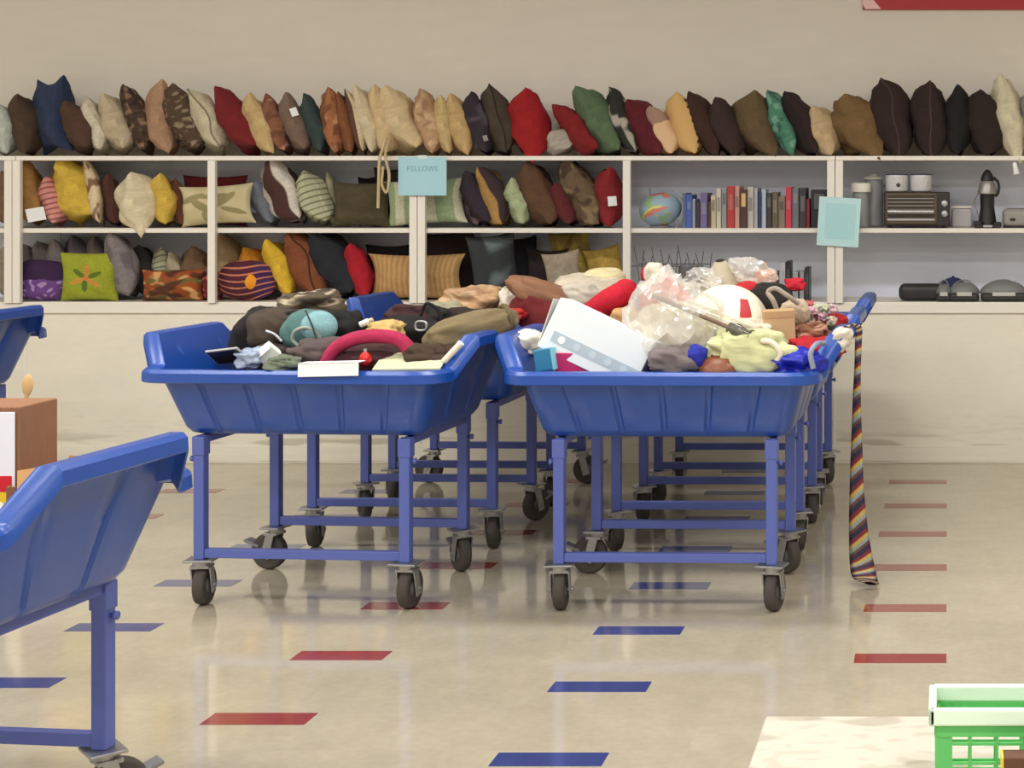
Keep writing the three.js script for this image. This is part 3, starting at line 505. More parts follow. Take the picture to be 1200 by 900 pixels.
function cart(x, Z, turn, label, o = {}) {
  const g = thing('wheeled_bin_cart', label, 'cart', [x, 0, -Z], 'blue wheeled bins', turn), dy = o.dy ?? 0;
  const body = put(g, 'tub', tubG.body, M.tub, [0, dy, 0]); put(g, 'rim', tubG.rim, M.tub, [0, dy, 0]);
  const top = TUB.hb + dy, sw = o.swivel ?? [0, 0, 1.3, .6];
  let k = 0;
  for (const sz of [1, -1]) {
    put(g, 'crossbar', rb(LEGX * 2 - POST, .034, .03, .003), M.post, [0, .2, sz * LEGZ]);
    for (const sx of [-1, 1]) {
      const h = top - .004 - .178;
      const post = put(g, 'post', rb(POST, h, POST, .004), M.post, [sx * LEGX, .178 + h / 2, sz * LEGZ]);
      put(post, 'sleeve', rb(POST + .007, .07, POST + .007, .004), M.post, [0, h / 2 - .035, 0]);
      put(post, 'clamp_knob', mv(lathe([[.001, 0], [.006, 0], [.006, .008], [.011, .01], [.011, .018], [.001, .02]], 14), 0, 0, 0, 0, 0, sx > 0 ? -Math.PI / 2 : Math.PI / 2), M.post, [sx * (POST / 2), h / 2 - .085, 0]);
      const c = put(g, 'caster', casterG, M.zinc, [sx * LEGX, 0, sz * LEGZ], [0, sw[k], 0]);
      put(c, 'wheel', wheelG, M.tyre, [0, WR, -.03]); put(c, 'hub', hubG, M.hub, [0, WR, -.03]);
      if (sz < 0) put(c, 'brake_lever', brakeG, M.gray);
      k++;
    }
  }
  for (const sx of [-1, 1]) put(g, 'side_rail', rb(.03, .03, LEGZ * 2, .003), M.post, [sx * LEGX, top - .017, 0]);
  return g;
}
cart(-2.372, 5.98, -.065, 'blue bin cart holding the crimson handbag and olive roll', { swivel: [.15, -.05, 1.45, .75] });
cart(-2.345, 6.92, -.03, 'blue bin cart behind the one with the crimson handbag', { swivel: [.1, .1, .6, -.5] });
cart(-2.33, 7.84, -.03, 'blue bin cart nearest the shelves below the black pillow', { swivel: [.2, .1, 1.5, -1.5] });
cart(-1.03, 5.93, -.02, 'blue bin cart holding the white appliance box and striped necktie', { swivel: [.1, -.2, 1.5, .9] });
cart(-1.022, 6.86, -.01, 'blue bin cart behind the one with the white appliance box', { swivel: [.6, .3, .4, .2] });
cart(-1.02, 7.8, -.01, 'blue bin cart nearest the shelves below the globe', { swivel: [.9, .1, .2, .5] });
cart(-2.5, 3.55, -.1, 'blue bin cart holding cardboard boxes, cut off at the picture side', { dy: -.045, swivel: [0, .6, .3, -.7] });
cart(-4.86, 6.95, -.05, 'blue bin cart near the left wall, only its corner in view', { swivel: [0, 0, 1, 1] });

// ---------------------------------------------------------------- things in the bins
function heap(x, Z, turn, peak, seed, label, dy = 0) {      // loose mixed goods below the separate things on top
  const nx = 40, nz = 28, A = .44, B = .29, pos = [], idx = [], col = [], base = TUB.hb + .09 + dy;
  const pal = [[64, 54, 48], [92, 80, 66], [44, 42, 48], [120, 40, 44], [150, 138, 116], [70, 82, 96], [104, 84, 58]].map(c => C(...c));
  for (let j = 0; j <= nz; j++) for (let i = 0; i <= nx; i++) {
    const u = -1 + 2 * i / nx, v = -1 + 2 * j / nz, e = Math.pow(Math.max(0, (1 - u ** 4) * (1 - v ** 4)), .5);
    const q = Math.abs(N(u * 3 + seed, v * 3, seed)), y = base + e * (.13 + peak * (1 - .5 * u * u) * (1 - .5 * v * v)) - .09 * q + .02 * N(u * 9, v * 9, seed);
    const k = Math.floor((N(u * 2.5 + seed, v * 2.5, 4 + seed) * .5 + .5) * 7 * .999); const c = pal[Math.max(0, Math.min(6, k))];
    pos.push(u * A, Math.max(base - .05, y), v * B); col.push(c.r, c.g, c.b);
  }
  for (let j = 0; j < nz; j++) for (let i = 0; i < nx; i++) { const a = j * (nx + 1) + i; idx.push(a, a + nx + 1, a + 1, a + 1, a + nx + 1, a + nx + 2); }
  const g = new THREE.BufferGeometry(); g.setAttribute('position', new THREE.Float32BufferAttribute(pos, 3)); g.setAttribute('color', new THREE.Float32BufferAttribute(col, 3)); g.setIndex(idx); g.computeVertexNormals();
  const m = solo('clothing_pile', label, 'clothes', g, new THREE.MeshStandardMaterial({ vertexColors: true, roughness: .95, side: THREE.DoubleSide }), [x, 0, -Z], [0, turn, 0]); m.userData.kind = 'stuff';
}
heap(-2.36, 5.98, -.065, .05, 1, 'tangled mixed clothes under the crimson handbag');
heap(-2.345, 6.92, -.03, .12, 2, 'tangled mixed clothes under the brown suede bag');
heap(-2.33, 7.84, -.03, .06, 3, 'tangled mixed clothes in the bin below the black pillow');
heap(-1.03, 5.93, -.02, .1, 4, 'tangled mixed goods under the white appliance box');
heap(-1.022, 6.86, -.01, .18, 5, 'tangled mixed goods under the silver flowers');
heap(-1.02, 7.8, -.01, .12, 6, 'tangled mixed goods in the bin below the globe');
heap(-2.5, 3.55, -.1, .0, 7, 'tangled mixed goods under the cardboard boxes', -.045);
heap(-4.86, 6.95, -.05, .02, 8, 'tangled mixed clothes in the bin near the left wall');
function lumpGeo(rx, ry, rz, seed, amp = .18, ridge = .15, flat = .6) {
  const g = new THREE.SphereGeometry(1, 40, 26), p = g.attributes.position, v = new THREE.Vector3();
  for (let i = 0; i < p.count; i++) {
    v.fromBufferAttribute(p, i); if (Math.abs(v.x) < 1e-6) v.x = 0; if (Math.abs(v.z) < 1e-6) v.z = 0;
    const n = N(v.x * 1.4 + seed, v.y * 1.4, v.z * 1.4), q = 1 - Math.sqrt(.01 + N(v.x * 2.2 + seed, v.y * 1.8 - seed, v.z * 2.2) ** 2) * 3, q2 = N(v.x * 6 - seed, v.y * 6, v.z * 6);
    const s = 1 + amp * n * 2 + Math.min(ridge, .4) * (q - .3) * .4 + Math.min(ridge, .5) * .16 * q2;
    const sq = w => Math.sign(w) * Math.pow(Math.abs(w), .8);
    p.setXYZ(i, sq(v.x) * rx * s, Math.max(-flat, sq(v.y)) * ry * s, sq(v.z) * rz * s);
  }
  const m = mergeVertices(g); m.computeVertexNormals(); return m;
}
function filmGeo(rx, ry, rz, seed) {                       // crumpled plastic: creased facets
  const g = new THREE.IcosahedronGeometry(1, 7), p = g.attributes.position, v = new THREE.Vector3();
  for (let i = 0; i < p.count; i++) { v.fromBufferAttribute(p, i); const s = 1 + .35 * N(v.x * 1.6 + seed, v.y * 1.6, v.z * 1.6) + .22 * N(v.x * 4 + seed, v.y * 2.2, v.z * 4) + .1 * N(v.x * 9, v.y * 5 + seed, v.z * 9); p.setXYZ(i, v.x * rx * s, Math.max(-.75, v.y) * ry * s, v.z * rz * s); }
  g.deleteAttribute('normal'); g.deleteAttribute('uv'); return toCreasedNormals(mergeVertices(g), .45);
}
let ls = 1;
function lump(name, label, cat, x0, x1, y0, y1, Z, mat, o = {}) {
  const p = at((x0 + x1) / 2, (y0 + y1) / 2, Z), rx = (x1 - x0) / 2 * Z / F, ry = (y1 - y0) / 2 * Z / F; ls += 2.71;
  const m = solo(name, label, cat, lumpGeo(rx * .95, ry * .95, o.rz ?? Math.max(.06, Math.min(rx, .14)), o.seed ?? ls, o.amp, o.ridge, o.flat ?? .75), mat, [p.x, p.y, p.z], [o.rx ?? 0, o.ry ?? 0, o.rot ?? 0]);
  return m;
}
const inner = (m, px, py, Z) => { m.updateMatrixWorld(); return m.worldToLocal(at(px, py, Z)); };
const addTube = (m, name, pts, r, mat, closed = false) => put(m, name, tube(pts.map(q => inner(m, ...q)), r, 40, 8, closed), mat);
// -- bin with the handbags
let m = lump('duffel_bag', 'black duffel bag heaped against the brown suede bag', 'bag', 274, 352, 358, 436, 6.12, f(30, 27, 26), { amp: .12 });
addTube(m, 'strap', [[300, 420, 5.95], [330, 372, 5.97], [372, 366, 6.0]], .012, f(22, 20, 20));
m = lump('suede_bag', 'dark brown suede bag lying on the black duffel', 'bag', 292, 350, 360, 410, 6.0, f(78, 66, 54), { amp: .1 });
addTube(m, 'clasp', [[312, 388, 5.86], [322, 392, 5.85], [330, 400, 5.85]], .006, M.silver);
lump('floral_scarf', 'brown scarf with cream spots on top of the bag pile', 'scarf', 328, 402, 342, 384, 6.22, print(blobs([84, 72, 56], [[200, 186, 160], [50, 44, 38]], 9, 61)), { ridge: .4 });
m = lump('baseball_cap', 'teal cap with a light aqua crown amid dark bags', 'cap', 332, 392, 362, 414, 5.95, f(92, 132, 130), { amp: .06, ridge: .06 });
{ const q = new THREE.SphereGeometry(1, 28, 18); q.scale(.068, .062, .06); const c = put(m, 'aqua_panel', q, f(142, 188, 196)); c.position.copy(inner(m, 374, 383, 5.87)); addTube(m, 'brim_band', [[343, 398, 5.83], [346, 388, 5.82], [360, 384, 5.815], [372, 390, 5.82], [374, 400, 5.83], [366, 408, 5.83], [352, 406, 5.83]], .007, f(176, 184, 176), true); addTube(m, 'seam', [[358, 364, 5.86], [365, 380, 5.805], [372, 400, 5.8]], .003, f(48, 66, 66)); }
lump('black_bag', 'soft black bag right of the teal cap', 'bag', 376, 430, 364, 412, 6.05, f(28, 26, 28));
lump('gray_sweater', 'brownish grey knit sweater in front of the teal cap', 'sweater', 340, 408, 396, 440, 5.78, f(96, 82, 82), { ridge: .3 });
lump('brown_cloth', 'dark brown cloth folded below the duffel bag', 'cloth', 290, 350, 402, 446, 5.84, f(62, 50, 46), { ridge: .3 });
m = lump('crimson_handbag', 'dark handbag with a wide crimson handle', 'bag', 385, 482, 402, 446, 5.8, f(66, 30, 36), { amp: .1 });
addTube(m, 'handle', [[380, 430, 5.68], [392, 410, 5.68], [415, 397, 5.68], [445, 394, 5.69], [468, 398, 5.7], [482, 412, 5.7]], .026, f(186, 44, 88));
lump('tan_blouse', 'pale yellow tan blouse beside the crimson handle', 'clothing', 428, 474, 376, 404, 5.95, f(222, 190, 122), { ridge: .35 });
m = lump('black_tote', 'large black tote bag behind the yellow blouse', 'bag', 432, 522, 368, 422, 6.12, f(24, 20, 21), { amp: .14 });
addTube(m, 'buckle', [[488, 378, 5.96], [499, 378, 5.95], [499, 386, 5.95], [488, 386, 5.96]], .005, M.silver, true);
lump('maroon_purse', 'dark maroon purse on top of the black tote', 'bag', 454, 502, 356, 384, 6.25, f(72, 40, 42));
m = lump('strappy_bag', 'black bag with a coiled strap above the olive roll', 'bag', 488, 530, 358, 386, 6.3, f(32, 28, 28));
addTube(m, 'strap', [[492, 372, 6.15], [500, 356, 6.15], [512, 362, 6.15], [518, 376, 6.15]], .007, f(26, 24, 24));
{ const a = at(497, 412, 5.8), b = at(604, 381, 6.02); const g = lumpGeo(a.distanceTo(b) / 2, .062, .07, 77, .08, .12, .95); const q = a.clone().add(b).multiplyScalar(.5); const o = solo('rolled_jacket', 'olive brown rolled jacket lying across the bin corner', 'jacket', g, f(136, 120, 88), [q.x, q.y + .035, q.z]); o.lookAt(b.x, b.y + .035, b.z); o.rotateY(-Math.PI / 2); put(o, 'cuff', new THREE.TorusGeometry(.05, .012, 8, 24), f(112, 98, 70), [a.distanceTo(b) * .4, 0, 0], [0, Math.PI / 2, 0]); }
lump('brown_trousers', 'dark brown trousers folded in front of the olive roll', 'clothing', 470, 536, 402, 436, 5.76, f(72, 54, 42), { ridge: .3 });
{ const p = at(482, 424, 5.66); let g = thing('paper_folder', 'pale green paper folder lying inside the bin front', 'folder', [p.x, p.y, p.z]); g.rotation.set(.25, .1, -.02); put(g, 'cover', rb(.24, .008, .16, .002), std(202, 206, 172, .7)); put(g, 'inner_sheets', box(.228, .006, .15), M.paper, [0, -.007, 0]); put(g, 'tab', box(.05, .003, .02), std(212, 206, 150, .7), [-.08, 0, -.085]);
  const q = at(530, 413, 5.66); g = thing('cardboard_tube', 'short white paper tube by the bin corner', 'tube', [q.x, q.y, q.z]); g.rotation.z = -.75; put(g, 'sleeve', mv(new THREE.CylinderGeometry(.012, .012, .09, 16, 1, true), 0, 0, 0), new THREE.MeshStandardMaterial({ color: C(230, 222, 206), side: THREE.DoubleSide, roughness: .8 })); put(g, 'end_cap', rod(.0125, .01, 16), M.paper, [0, .044, 0]); }
{ const p = at(428, 421, 5.62); const g = thing('red_ornament', 'shiny red ornament below the crimson handle', 'ornament', [p.x, p.y, p.z]); put(g, 'bulb', lathe([[.001, -.03], [.018, -.02], [.024, 0], [.018, .018], [.006, .028], [.001, .03]]), std(206, 40, 40, .15, { metalness: .3 })); put(g, 'cap', rod(.006, .012), M.silver, [0, .033, 0]); }
{ const p = at(267, 417, 5.62); const g = thing('tablet', 'black tablet with a silver edge standing in the bin', 'tablet', [p.x, p.y, p.z]); g.rotation.set(.9, 0, .2); put(g, 'bezel', rb(.13, .09, .009, .003), M.silver); put(g, 'screen', box(.118, .078, .002), M.gloss, [0, 0, .005]); }
lump('blue_beads', 'tangle of grey blue plastic beads by the tablet', 'beads', 280, 312, 408, 432, 5.64, std(150, 164, 190, .3), { ridge: .8, amp: .3 });
{ const p = at(314, 415, 5.66); const g = thing('white_carton', 'small white carton poking out beside the beads', 'carton', [p.x, p.y, p.z]); g.rotation.set(.4, .5, .6); put(g, 'body', rb(.07, .06, .04, .004), M.paper); put(g, 'flap', box(.06, .002, .03), M.paper, [0, .033, .02], [.5, 0, 0]); }
lump('green_cloth', 'muted green cloth behind the bin rim by the carton', 'cloth', 312, 352, 416, 436, 5.63, f(112, 122, 104), { ridge: .35 });
{ const p = at(428, 378, 5.9); const g = thing('white_bottle', 'tiny white bottle lying on the dark bags', 'bottle', [p.x, p.y, p.z]); g.rotation.z = -1.15; put(g, 'body', lathe([[.001, -.02], [.012, -.02], [.012, .012], [.007, .018]]), M.paper); put(g, 'cap', rod(.008, .014), std(222, 206, 160, .5), [0, .024, 0]); }
{ // paper strip folded over the rim
  const Zr = 5.53, x0 = X(349, Zr), x1 = X(422, Zr), cx = (x0 + x1) / 2; const g = thing('paper_label', 'blank white paper strip folded over the blue bin rim', 'paper', [cx, Y(434, Zr), -Zr]); g.rotation.y = -.065; put(g, 'front_fold', rb(x1 - x0, .046, .002, .001), M.paper, [0, .002, .006], [-.12, 0, .03]); put(g, 'top_fold', rb(x1 - x0, .002, .06, .001), M.paper, [0, .027, -.025], [0, 0, .03]); }
// -- bin behind it
lump('floral_blouse', 'crumpled tan floral blouse behind the olive roll', 'clothing', 522, 594, 336, 376, 6.72, P.tanDamask, { ridge: .45, amp: .2 });
lump('sage_shirt', 'pale sage shirt beside the tan floral blouse', 'clothing', 500, 545, 352, 378, 6.6, f(176, 172, 142), { ridge: .4 });
lump('brown_coat', 'dark brown coat under the floral blouse', 'coat', 520, 580, 360, 400, 6.5, f(56, 44, 38), { ridge: .3 });
{ const p = at(603, 353, 6.6); const g = thing('paper_bag', 'crumpled white paper bag beside the brown suede cushion', 'bag', [p.x, p.y, p.z]); put(g, 'body', lumpGeo(.055, .065, .05, 5, .25, .5, .8), std(226, 218, 204, .85)); put(g, 'folded_top', rb(.07, .03, .006, .002), std(226, 218, 204, .85), [-.01, .06, 0], [.2, .3, .3]); }
m = lump('red_cushion', 'dark red cushion with a brown suede top flap', 'cushion', 596, 700, 336, 402, 6.62, f(112, 26, 30), { amp: .08, rot: -.2, rz: .16 });
{ const q = put(m, 'suede_flap', lumpGeo(.19, .055, .12, 31, .12, .12, .9), f(146, 104, 78)); q.position.copy(inner(m, 645, 346, 6.6)); q.rotation.z = -.1; }
lump('red_towel', 'bright red towel edge under the white paper bag', 'towel', 582, 616, 362, 378, 6.45, f(196, 40, 36), { ridge: .3 });
lump('white_blanket', 'cream white blanket bulging between the two bin rows', 'blanket', 640, 745, 318, 400, 6.75, f(208, 196, 176), { amp: .08, ridge: .15, rz: .16 });
lump('cream_hat', 'light cream rounded hat on top of the white blanket', 'hat', 684, 734, 313, 340, 6.8, f(232, 218, 172), { amp: .04, ridge: .05 });
lump('gray_pillowcase', 'off-white pillowcase lying beside the cream hat', 'pillowcase', 652, 704, 330, 362, 6.6, f(210, 200, 184), { amp: .1, ridge: .2 });
lump('white_tissue', 'crumpled white tissue paper by the appliance box', 'paper', 600, 640, 386, 420, 5.84, std(240, 234, 220, .85), { ridge: .6, amp: .2 });
// -- bin with the appliance box
{ const p = at(705, 404, 5.72); const g = thing('appliance_box', 'white appliance box with a grey band of round icons', 'box', [p.x, p.y, p.z]); g.rotation.set(-.12, -.1, -.43);
  put(g, 'carton', rb(.4, .2, .13, .004), std(222, 230, 236, .55)); put(g, 'gray_band', box(.36, .042, .001), std(172, 188, 200, .5), [.015, -.04, .0655]);
  for (let k = 0; k < 5; k++) put(g, 'icon', mv(rod(.014, .001, 20), 0, 0, 0, Math.PI / 2, 0, 0), k ? std(188, 202, 212, .5) : M.paper, [-.125 + k * .065, -.04, .0663]);
  put(g, 'end_flap', rb(.004, .19, .12, .002), std(214, 214, 208, .6), [-.212, -.01, 0], [0, 0, .12]); }
{ let p = at(672, 424, 5.68), g = thing('magenta_pack', 'magenta package corner under the white appliance box', 'package', [p.x, p.y, p.z]); put(g, 'carton', rb(.13, .07, .04, .004), std(190, 34, 104, .5)); put(g, 'white_edge', box(.006, .07, .041), M.paper, [-.066, 0, 0]);
  p = at(640, 421, 5.66); g = thing('teal_pack', 'teal package beside the magenta one', 'package', [p.x, p.y, p.z]); g.rotation.z = .15; put(g, 'carton', rb(.075, .08, .05, .004), std(40, 124, 166, .45)); put(g, 'light_edge', box(.012, .08, .051), std(130, 200, 214, .5), [.032, 0, 0]); }
const redM = f(200, 20, 48), plush = f(232, 222, 204);
{ const mk = (name, label, pts, r, mat) => { const P0 = pts.map(q => at(...q)); const o = P0[0].clone(); const body = tube(P0.map(q => q.clone().sub(o)), r, 36, 14); const mm = solo(name, label, 'plush', body, mat, [o.x, o.y, o.z]); for (const q of [P0[0], P0[P0.length - 1]]) put(mm, 'cuff', new THREE.SphereGeometry(r * 1.02, 18, 12), mat, q.clone().sub(o).toArray()); return mm; };
  mk('plush_arm', 'red plush sleeve behind the white appliance box', [[694, 368, 6.0], [712, 354, 5.98], [733, 342, 6.0]], .05, redM);
  mk('plush_arm', 'bent red plush sleeve left of the white dome', [[764, 322, 6.2], [776, 330, 6.15], [792, 345, 6.1], [806, 362, 6.05]], .045, redM); }
lump('bagged_toy', 'cream soft toy packed in clear plastic film', 'toy', 738, 838, 352, 446, 5.88, plush, { amp: .14, ridge: .3, rz: .13 });
{ const p = at(785, 374, 5.78); const g = filmGeo(.16, .2, .15, 203); solo('plastic_film', 'crumpled clear plastic film wrapped round the cream toy', 'plastic bag', g, M.film, [p.x, p.y - .02, p.z + .02]);
  const k = at(768, 323, 5.98); const t = thing('white_pompom', 'white pompom on a red knit hat above the clear film', 'hat', [k.x, k.y, k.z]); put(t, 'pompom', lumpGeo(.04, .04, .04, 8, .08, .1, 1), plush, [0, .012, .02]); put(t, 'knit_crown', mv(lathe([[.001, -.02], [.03, -.03], [.055, -.07], [.065, -.12], [.06, -.125]], 22), 0, 0, 0), redM); }
lump('tan_bear', 'tan plush toy peeking beside the clear film', 'toy', 714, 752, 360, 394, 5.95, f(206, 160, 108), { amp: .1 });
{ const p = at(852, 382, 6.02); const g = thing('white_helmet', 'glossy cream white helmet with a red rectangular patch', 'helmet', [p.x, p.y, p.z]); g.rotation.set(.15, .1, -.25);
  const s = new THREE.SphereGeometry(.165, 40, 24, 0, Math.PI * 2, 0, Math.PI * .62); s.scale(1, .98, 1); put(g, 'shell', s, std(242, 236, 216, .35)); put(g, 'edge_band', mv(new THREE.TorusGeometry(.153, .008, 8, 40), 0, -.06, 0, Math.PI / 2, 0, 0), std(214, 206, 186, .5));
  const patch = new THREE.SphereGeometry(.1668, 16, 12, Math.PI * .58, .36, Math.PI * .18, .5); patch.scale(1, .98, 1); put(g, 'red_patch', mv(patch, 0, 0, 0), std(182, 44, 52, .5)); }
lump('red_ball_cushion', 'round red cushion behind the white helmet', 'cushion', 856, 894, 328, 372, 6.22, f(196, 34, 44), { amp: .04, ridge: .05 });
m = lump('black_backpack', 'black backpack with a grey strap loop right of the helmet', 'bag', 872, 932, 330, 390, 6.2, f(30, 24, 23), { amp: .1 });
addTube(m, 'strap', [[914, 372, 5.98], [906, 352, 5.97], [900, 342, 5.98], [908, 338, 5.98], [922, 346, 5.98], [936, 356, 6.0]], .01, f(176, 164, 150));
{ // clear umbrella, furled, with a dark shaft
  const a = at(764, 346, 5.74), b = at(893, 400, 5.57), L = a.distanceTo(b), q = a.clone().add(b).multiplyScalar(.5); const g = thing('clear_umbrella', 'furled clear plastic umbrella with a dark shaft across the pile', 'umbrella', [q.x, q.y, q.z]); g.lookAt(b); 
  put(g, 'canopy', mv(lathe([[.012, -L / 2], [.034, -L * .3], [.04, L * .1], [.03, L * .4], [.012, L / 2]], 22), 0, 0, 0, Math.PI / 2, 0, 0), M.clear); put(g, 'shaft', mv(rod(.008, L), 0, 0, 0, Math.PI / 2, 0, 0), std(110, 84, 66, .5)); put(g, 'hub', mv(lathe([[.001, -.05], [.02, -.045], [.028, -.01], [.018, .03], [.026, .05], [.001, .055]]), 0, 0, L * .3, Math.PI / 2, 0, 0), std(82, 78, 68, .5)); put(g, 'handle', tube([[0, 0, L / 2 - .01], [0, .01, L / 2 + .04], [.01, -.02, L / 2 + .08], [.01, -.06, L / 2 + .07]], .011), std(232, 222, 200, .4)); }
{ const p = at(846, 320, 6.35); const g = thing('lampshade', 'grey beige fabric lampshade lying behind the helmet', 'lampshade', [p.x, p.y, p.z]); g.rotation.set(.3, 0, .1); put(g, 'shade', new THREE.CylinderGeometry(.02, .105, .11, 30, 1, true), new THREE.MeshStandardMaterial({ color: C(184, 174, 152), side: THREE.DoubleSide, roughness: .9 })); put(g, 'wire_ring', mv(new THREE.TorusGeometry(.105, .004, 6, 36), 0, -.055, 0, Math.PI / 2, 0, 0), M.silver); }
{ const p = at(882, 320, 6.3); const g = filmGeo(.095, .06, .06, 91); solo('plastic_wrap', 'shiny white plastic wrap beside the lampshade', 'plastic bag', g, M.film, [p.x, p.y, p.z], [0, 0, -.4]); }
{ const p = at(826, 334, 6.3); solo('silver_tinsel', 'clear and silver packaging heap behind the red sleeve', 'plastic bag', filmGeo(.085, .06, .07, 33), M.film, [p.x, p.y, p.z]); }
lump('lime_shirt', 'pale lime shirt crumpled along the bin front', 'clothing', 828, 934, 386, 440, 5.64, f(222, 224, 172), { ridge: .4, amp: .15, rz: .09 });
lump('cream_shawl', 'cream white shawl below the helmet', 'shawl', 838, 906, 372, 412, 5.84, f(234, 226, 204), { ridge: .3 });
{ const p = at(843, 428, 5.6); const g = thing('wooden_bowl', 'brown wooden bowl upside down behind the bin rim', 'bowl', [p.x, p.y - .02, p.z]); put(g, 'shell', lathe([[.08, 0], [.078, .02], [.055, .045], [.028, .054], [.001, .055]]), std(122, 68, 40, .4)); put(g, 'foot_ring', mv(new THREE.TorusGeometry(.028, .004, 6, 24), 0, .055, 0, Math.PI / 2, 0, 0), std(104, 56, 34, .5)); }
lump('gray_vest', 'grey vest bunched beside the wooden bowl', 'clothing', 758, 832, 402, 440, 5.66, f(126, 116, 116), { ridge: .3 });
lump('blue_mitten', 'small royal blue mitten by the wooden bowl', 'mitten', 804, 830, 404, 432, 5.6, f(34, 48, 168), { amp: .1 });
{ const p = at(914, 390, 5.9); const g = thing('kraft_bag', 'tan kraft paper bag standing beside the helmet', 'bag', [p.x, p.y - .09, p.z]); g.rotation.set(.05, .2, .03); put(g, 'front', rb(.12, .17, .06, .004), std(202, 168, 128, .85), [0, .085, 0]); put(g, 'folded_lip', rb(.122, .03, .064, .003), std(190, 154, 114, .85), [0, .165, 0]); }
m = lump('blue_duffel', 'royal blue nylon bag in the bin corner with grey strap', 'bag', 896, 966, 406, 446, 5.64, new THREE.MeshStandardMaterial({ color: C(24, 38, 170), roughness: .4 }), { ridge: .4, amp: .15 });
addTube(m, 'strap', [[953, 432, 5.52], [950, 414, 5.52], [956, 404, 5.56], [966, 402, 5.66]], .01, f(150, 160, 184));
lump('red_sweater', 'red sweater spread along the bin side', 'sweater', 924, 990, 392, 424, 5.9, f(188, 28, 42), { ridge: .3 });
lump('pink_lace', 'pinkish brown lace scarf on the red sweater', 'scarf', 930, 974, 378, 404, 6.05, P.pinkFloral, { ridge: .4 });
lump('white_sock', 'white sock hanging on the blue bin rim', 'sock', 972, 1002, 384, 412, 5.74, f(234, 224, 210), { ridge: .3, rot: .7 });
lump('beige_plush', 'round beige plush toy below the silver flowers', 'toy', 912, 950, 350, 384, 6.12, f(202, 182, 156), { amp: .06 });
{ const p = at(950, 372, 6.4); const g = thing('silver_flowers', 'bunch of silver grey artificial flowers', 'flowers', [p.x, p.y - .06, p.z]); const r = rng(9); for (let k = 0; k < 16; k++) { const x = (r() - .5) * .2, y = .04 + r() * .08, z = (r() - .5) * .1; put(g, 'blossom', lumpGeo(.02, .018, .02, k * 3 + 1, .3, .6, 1), k % 4 ? std(176 + r() * 40, 166 + r() * 30, 160 + r() * 30, .5) : std(190, 90, 96, .6), [x, y, z]); if (k % 2) put(g, 'stem', tube([[0, 0, 0], [x * .6, y * .6, z], [x, y, z]], .003, 8, 5), M.gray); } }
lump('red_stocking', 'red stocking lying at the far bin rim', 'stocking', 954, 992, 364, 388, 6.55, f(178, 30, 42), { ridge: .2, rot: -.2 });
lump('green_scarf', 'dark green scarf under the red stocking', 'scarf', 930, 984, 376, 400, 6.5, f(54, 62, 48), { ridge: .3 });
{ const p = at(897, 326, 6.7); const g = thing('toy_pumpkin', 'small orange toy pumpkin behind the plastic wrap', 'pumpkin', [p.x, p.y, p.z]); for (let k = 0; k < 7; k++) { const a = k / 7 * Math.PI * 2; const q = put(g, 'segment', new THREE.SphereGeometry(.034, 16, 12), std(214, 112, 44, .5), [Math.cos(a) * .022, 0, Math.sin(a) * .022]); q.scale.set(.9, 1.15, .9); } put(g, 'stem', rod(.007, .04), std(190, 150, 100, .7), [0, .05, 0]); }
lump('red_bow', 'small bright red bow beside the toy pumpkin', 'bow', 918, 944, 326, 342, 6.7, f(214, 34, 58), { ridge: .3 });
lump('dark_jacket', 'dark jacket stuffed at the far end of the pile', 'jacket', 800, 930, 334, 400, 6.7, f(44, 36, 36), { rz: .16 });
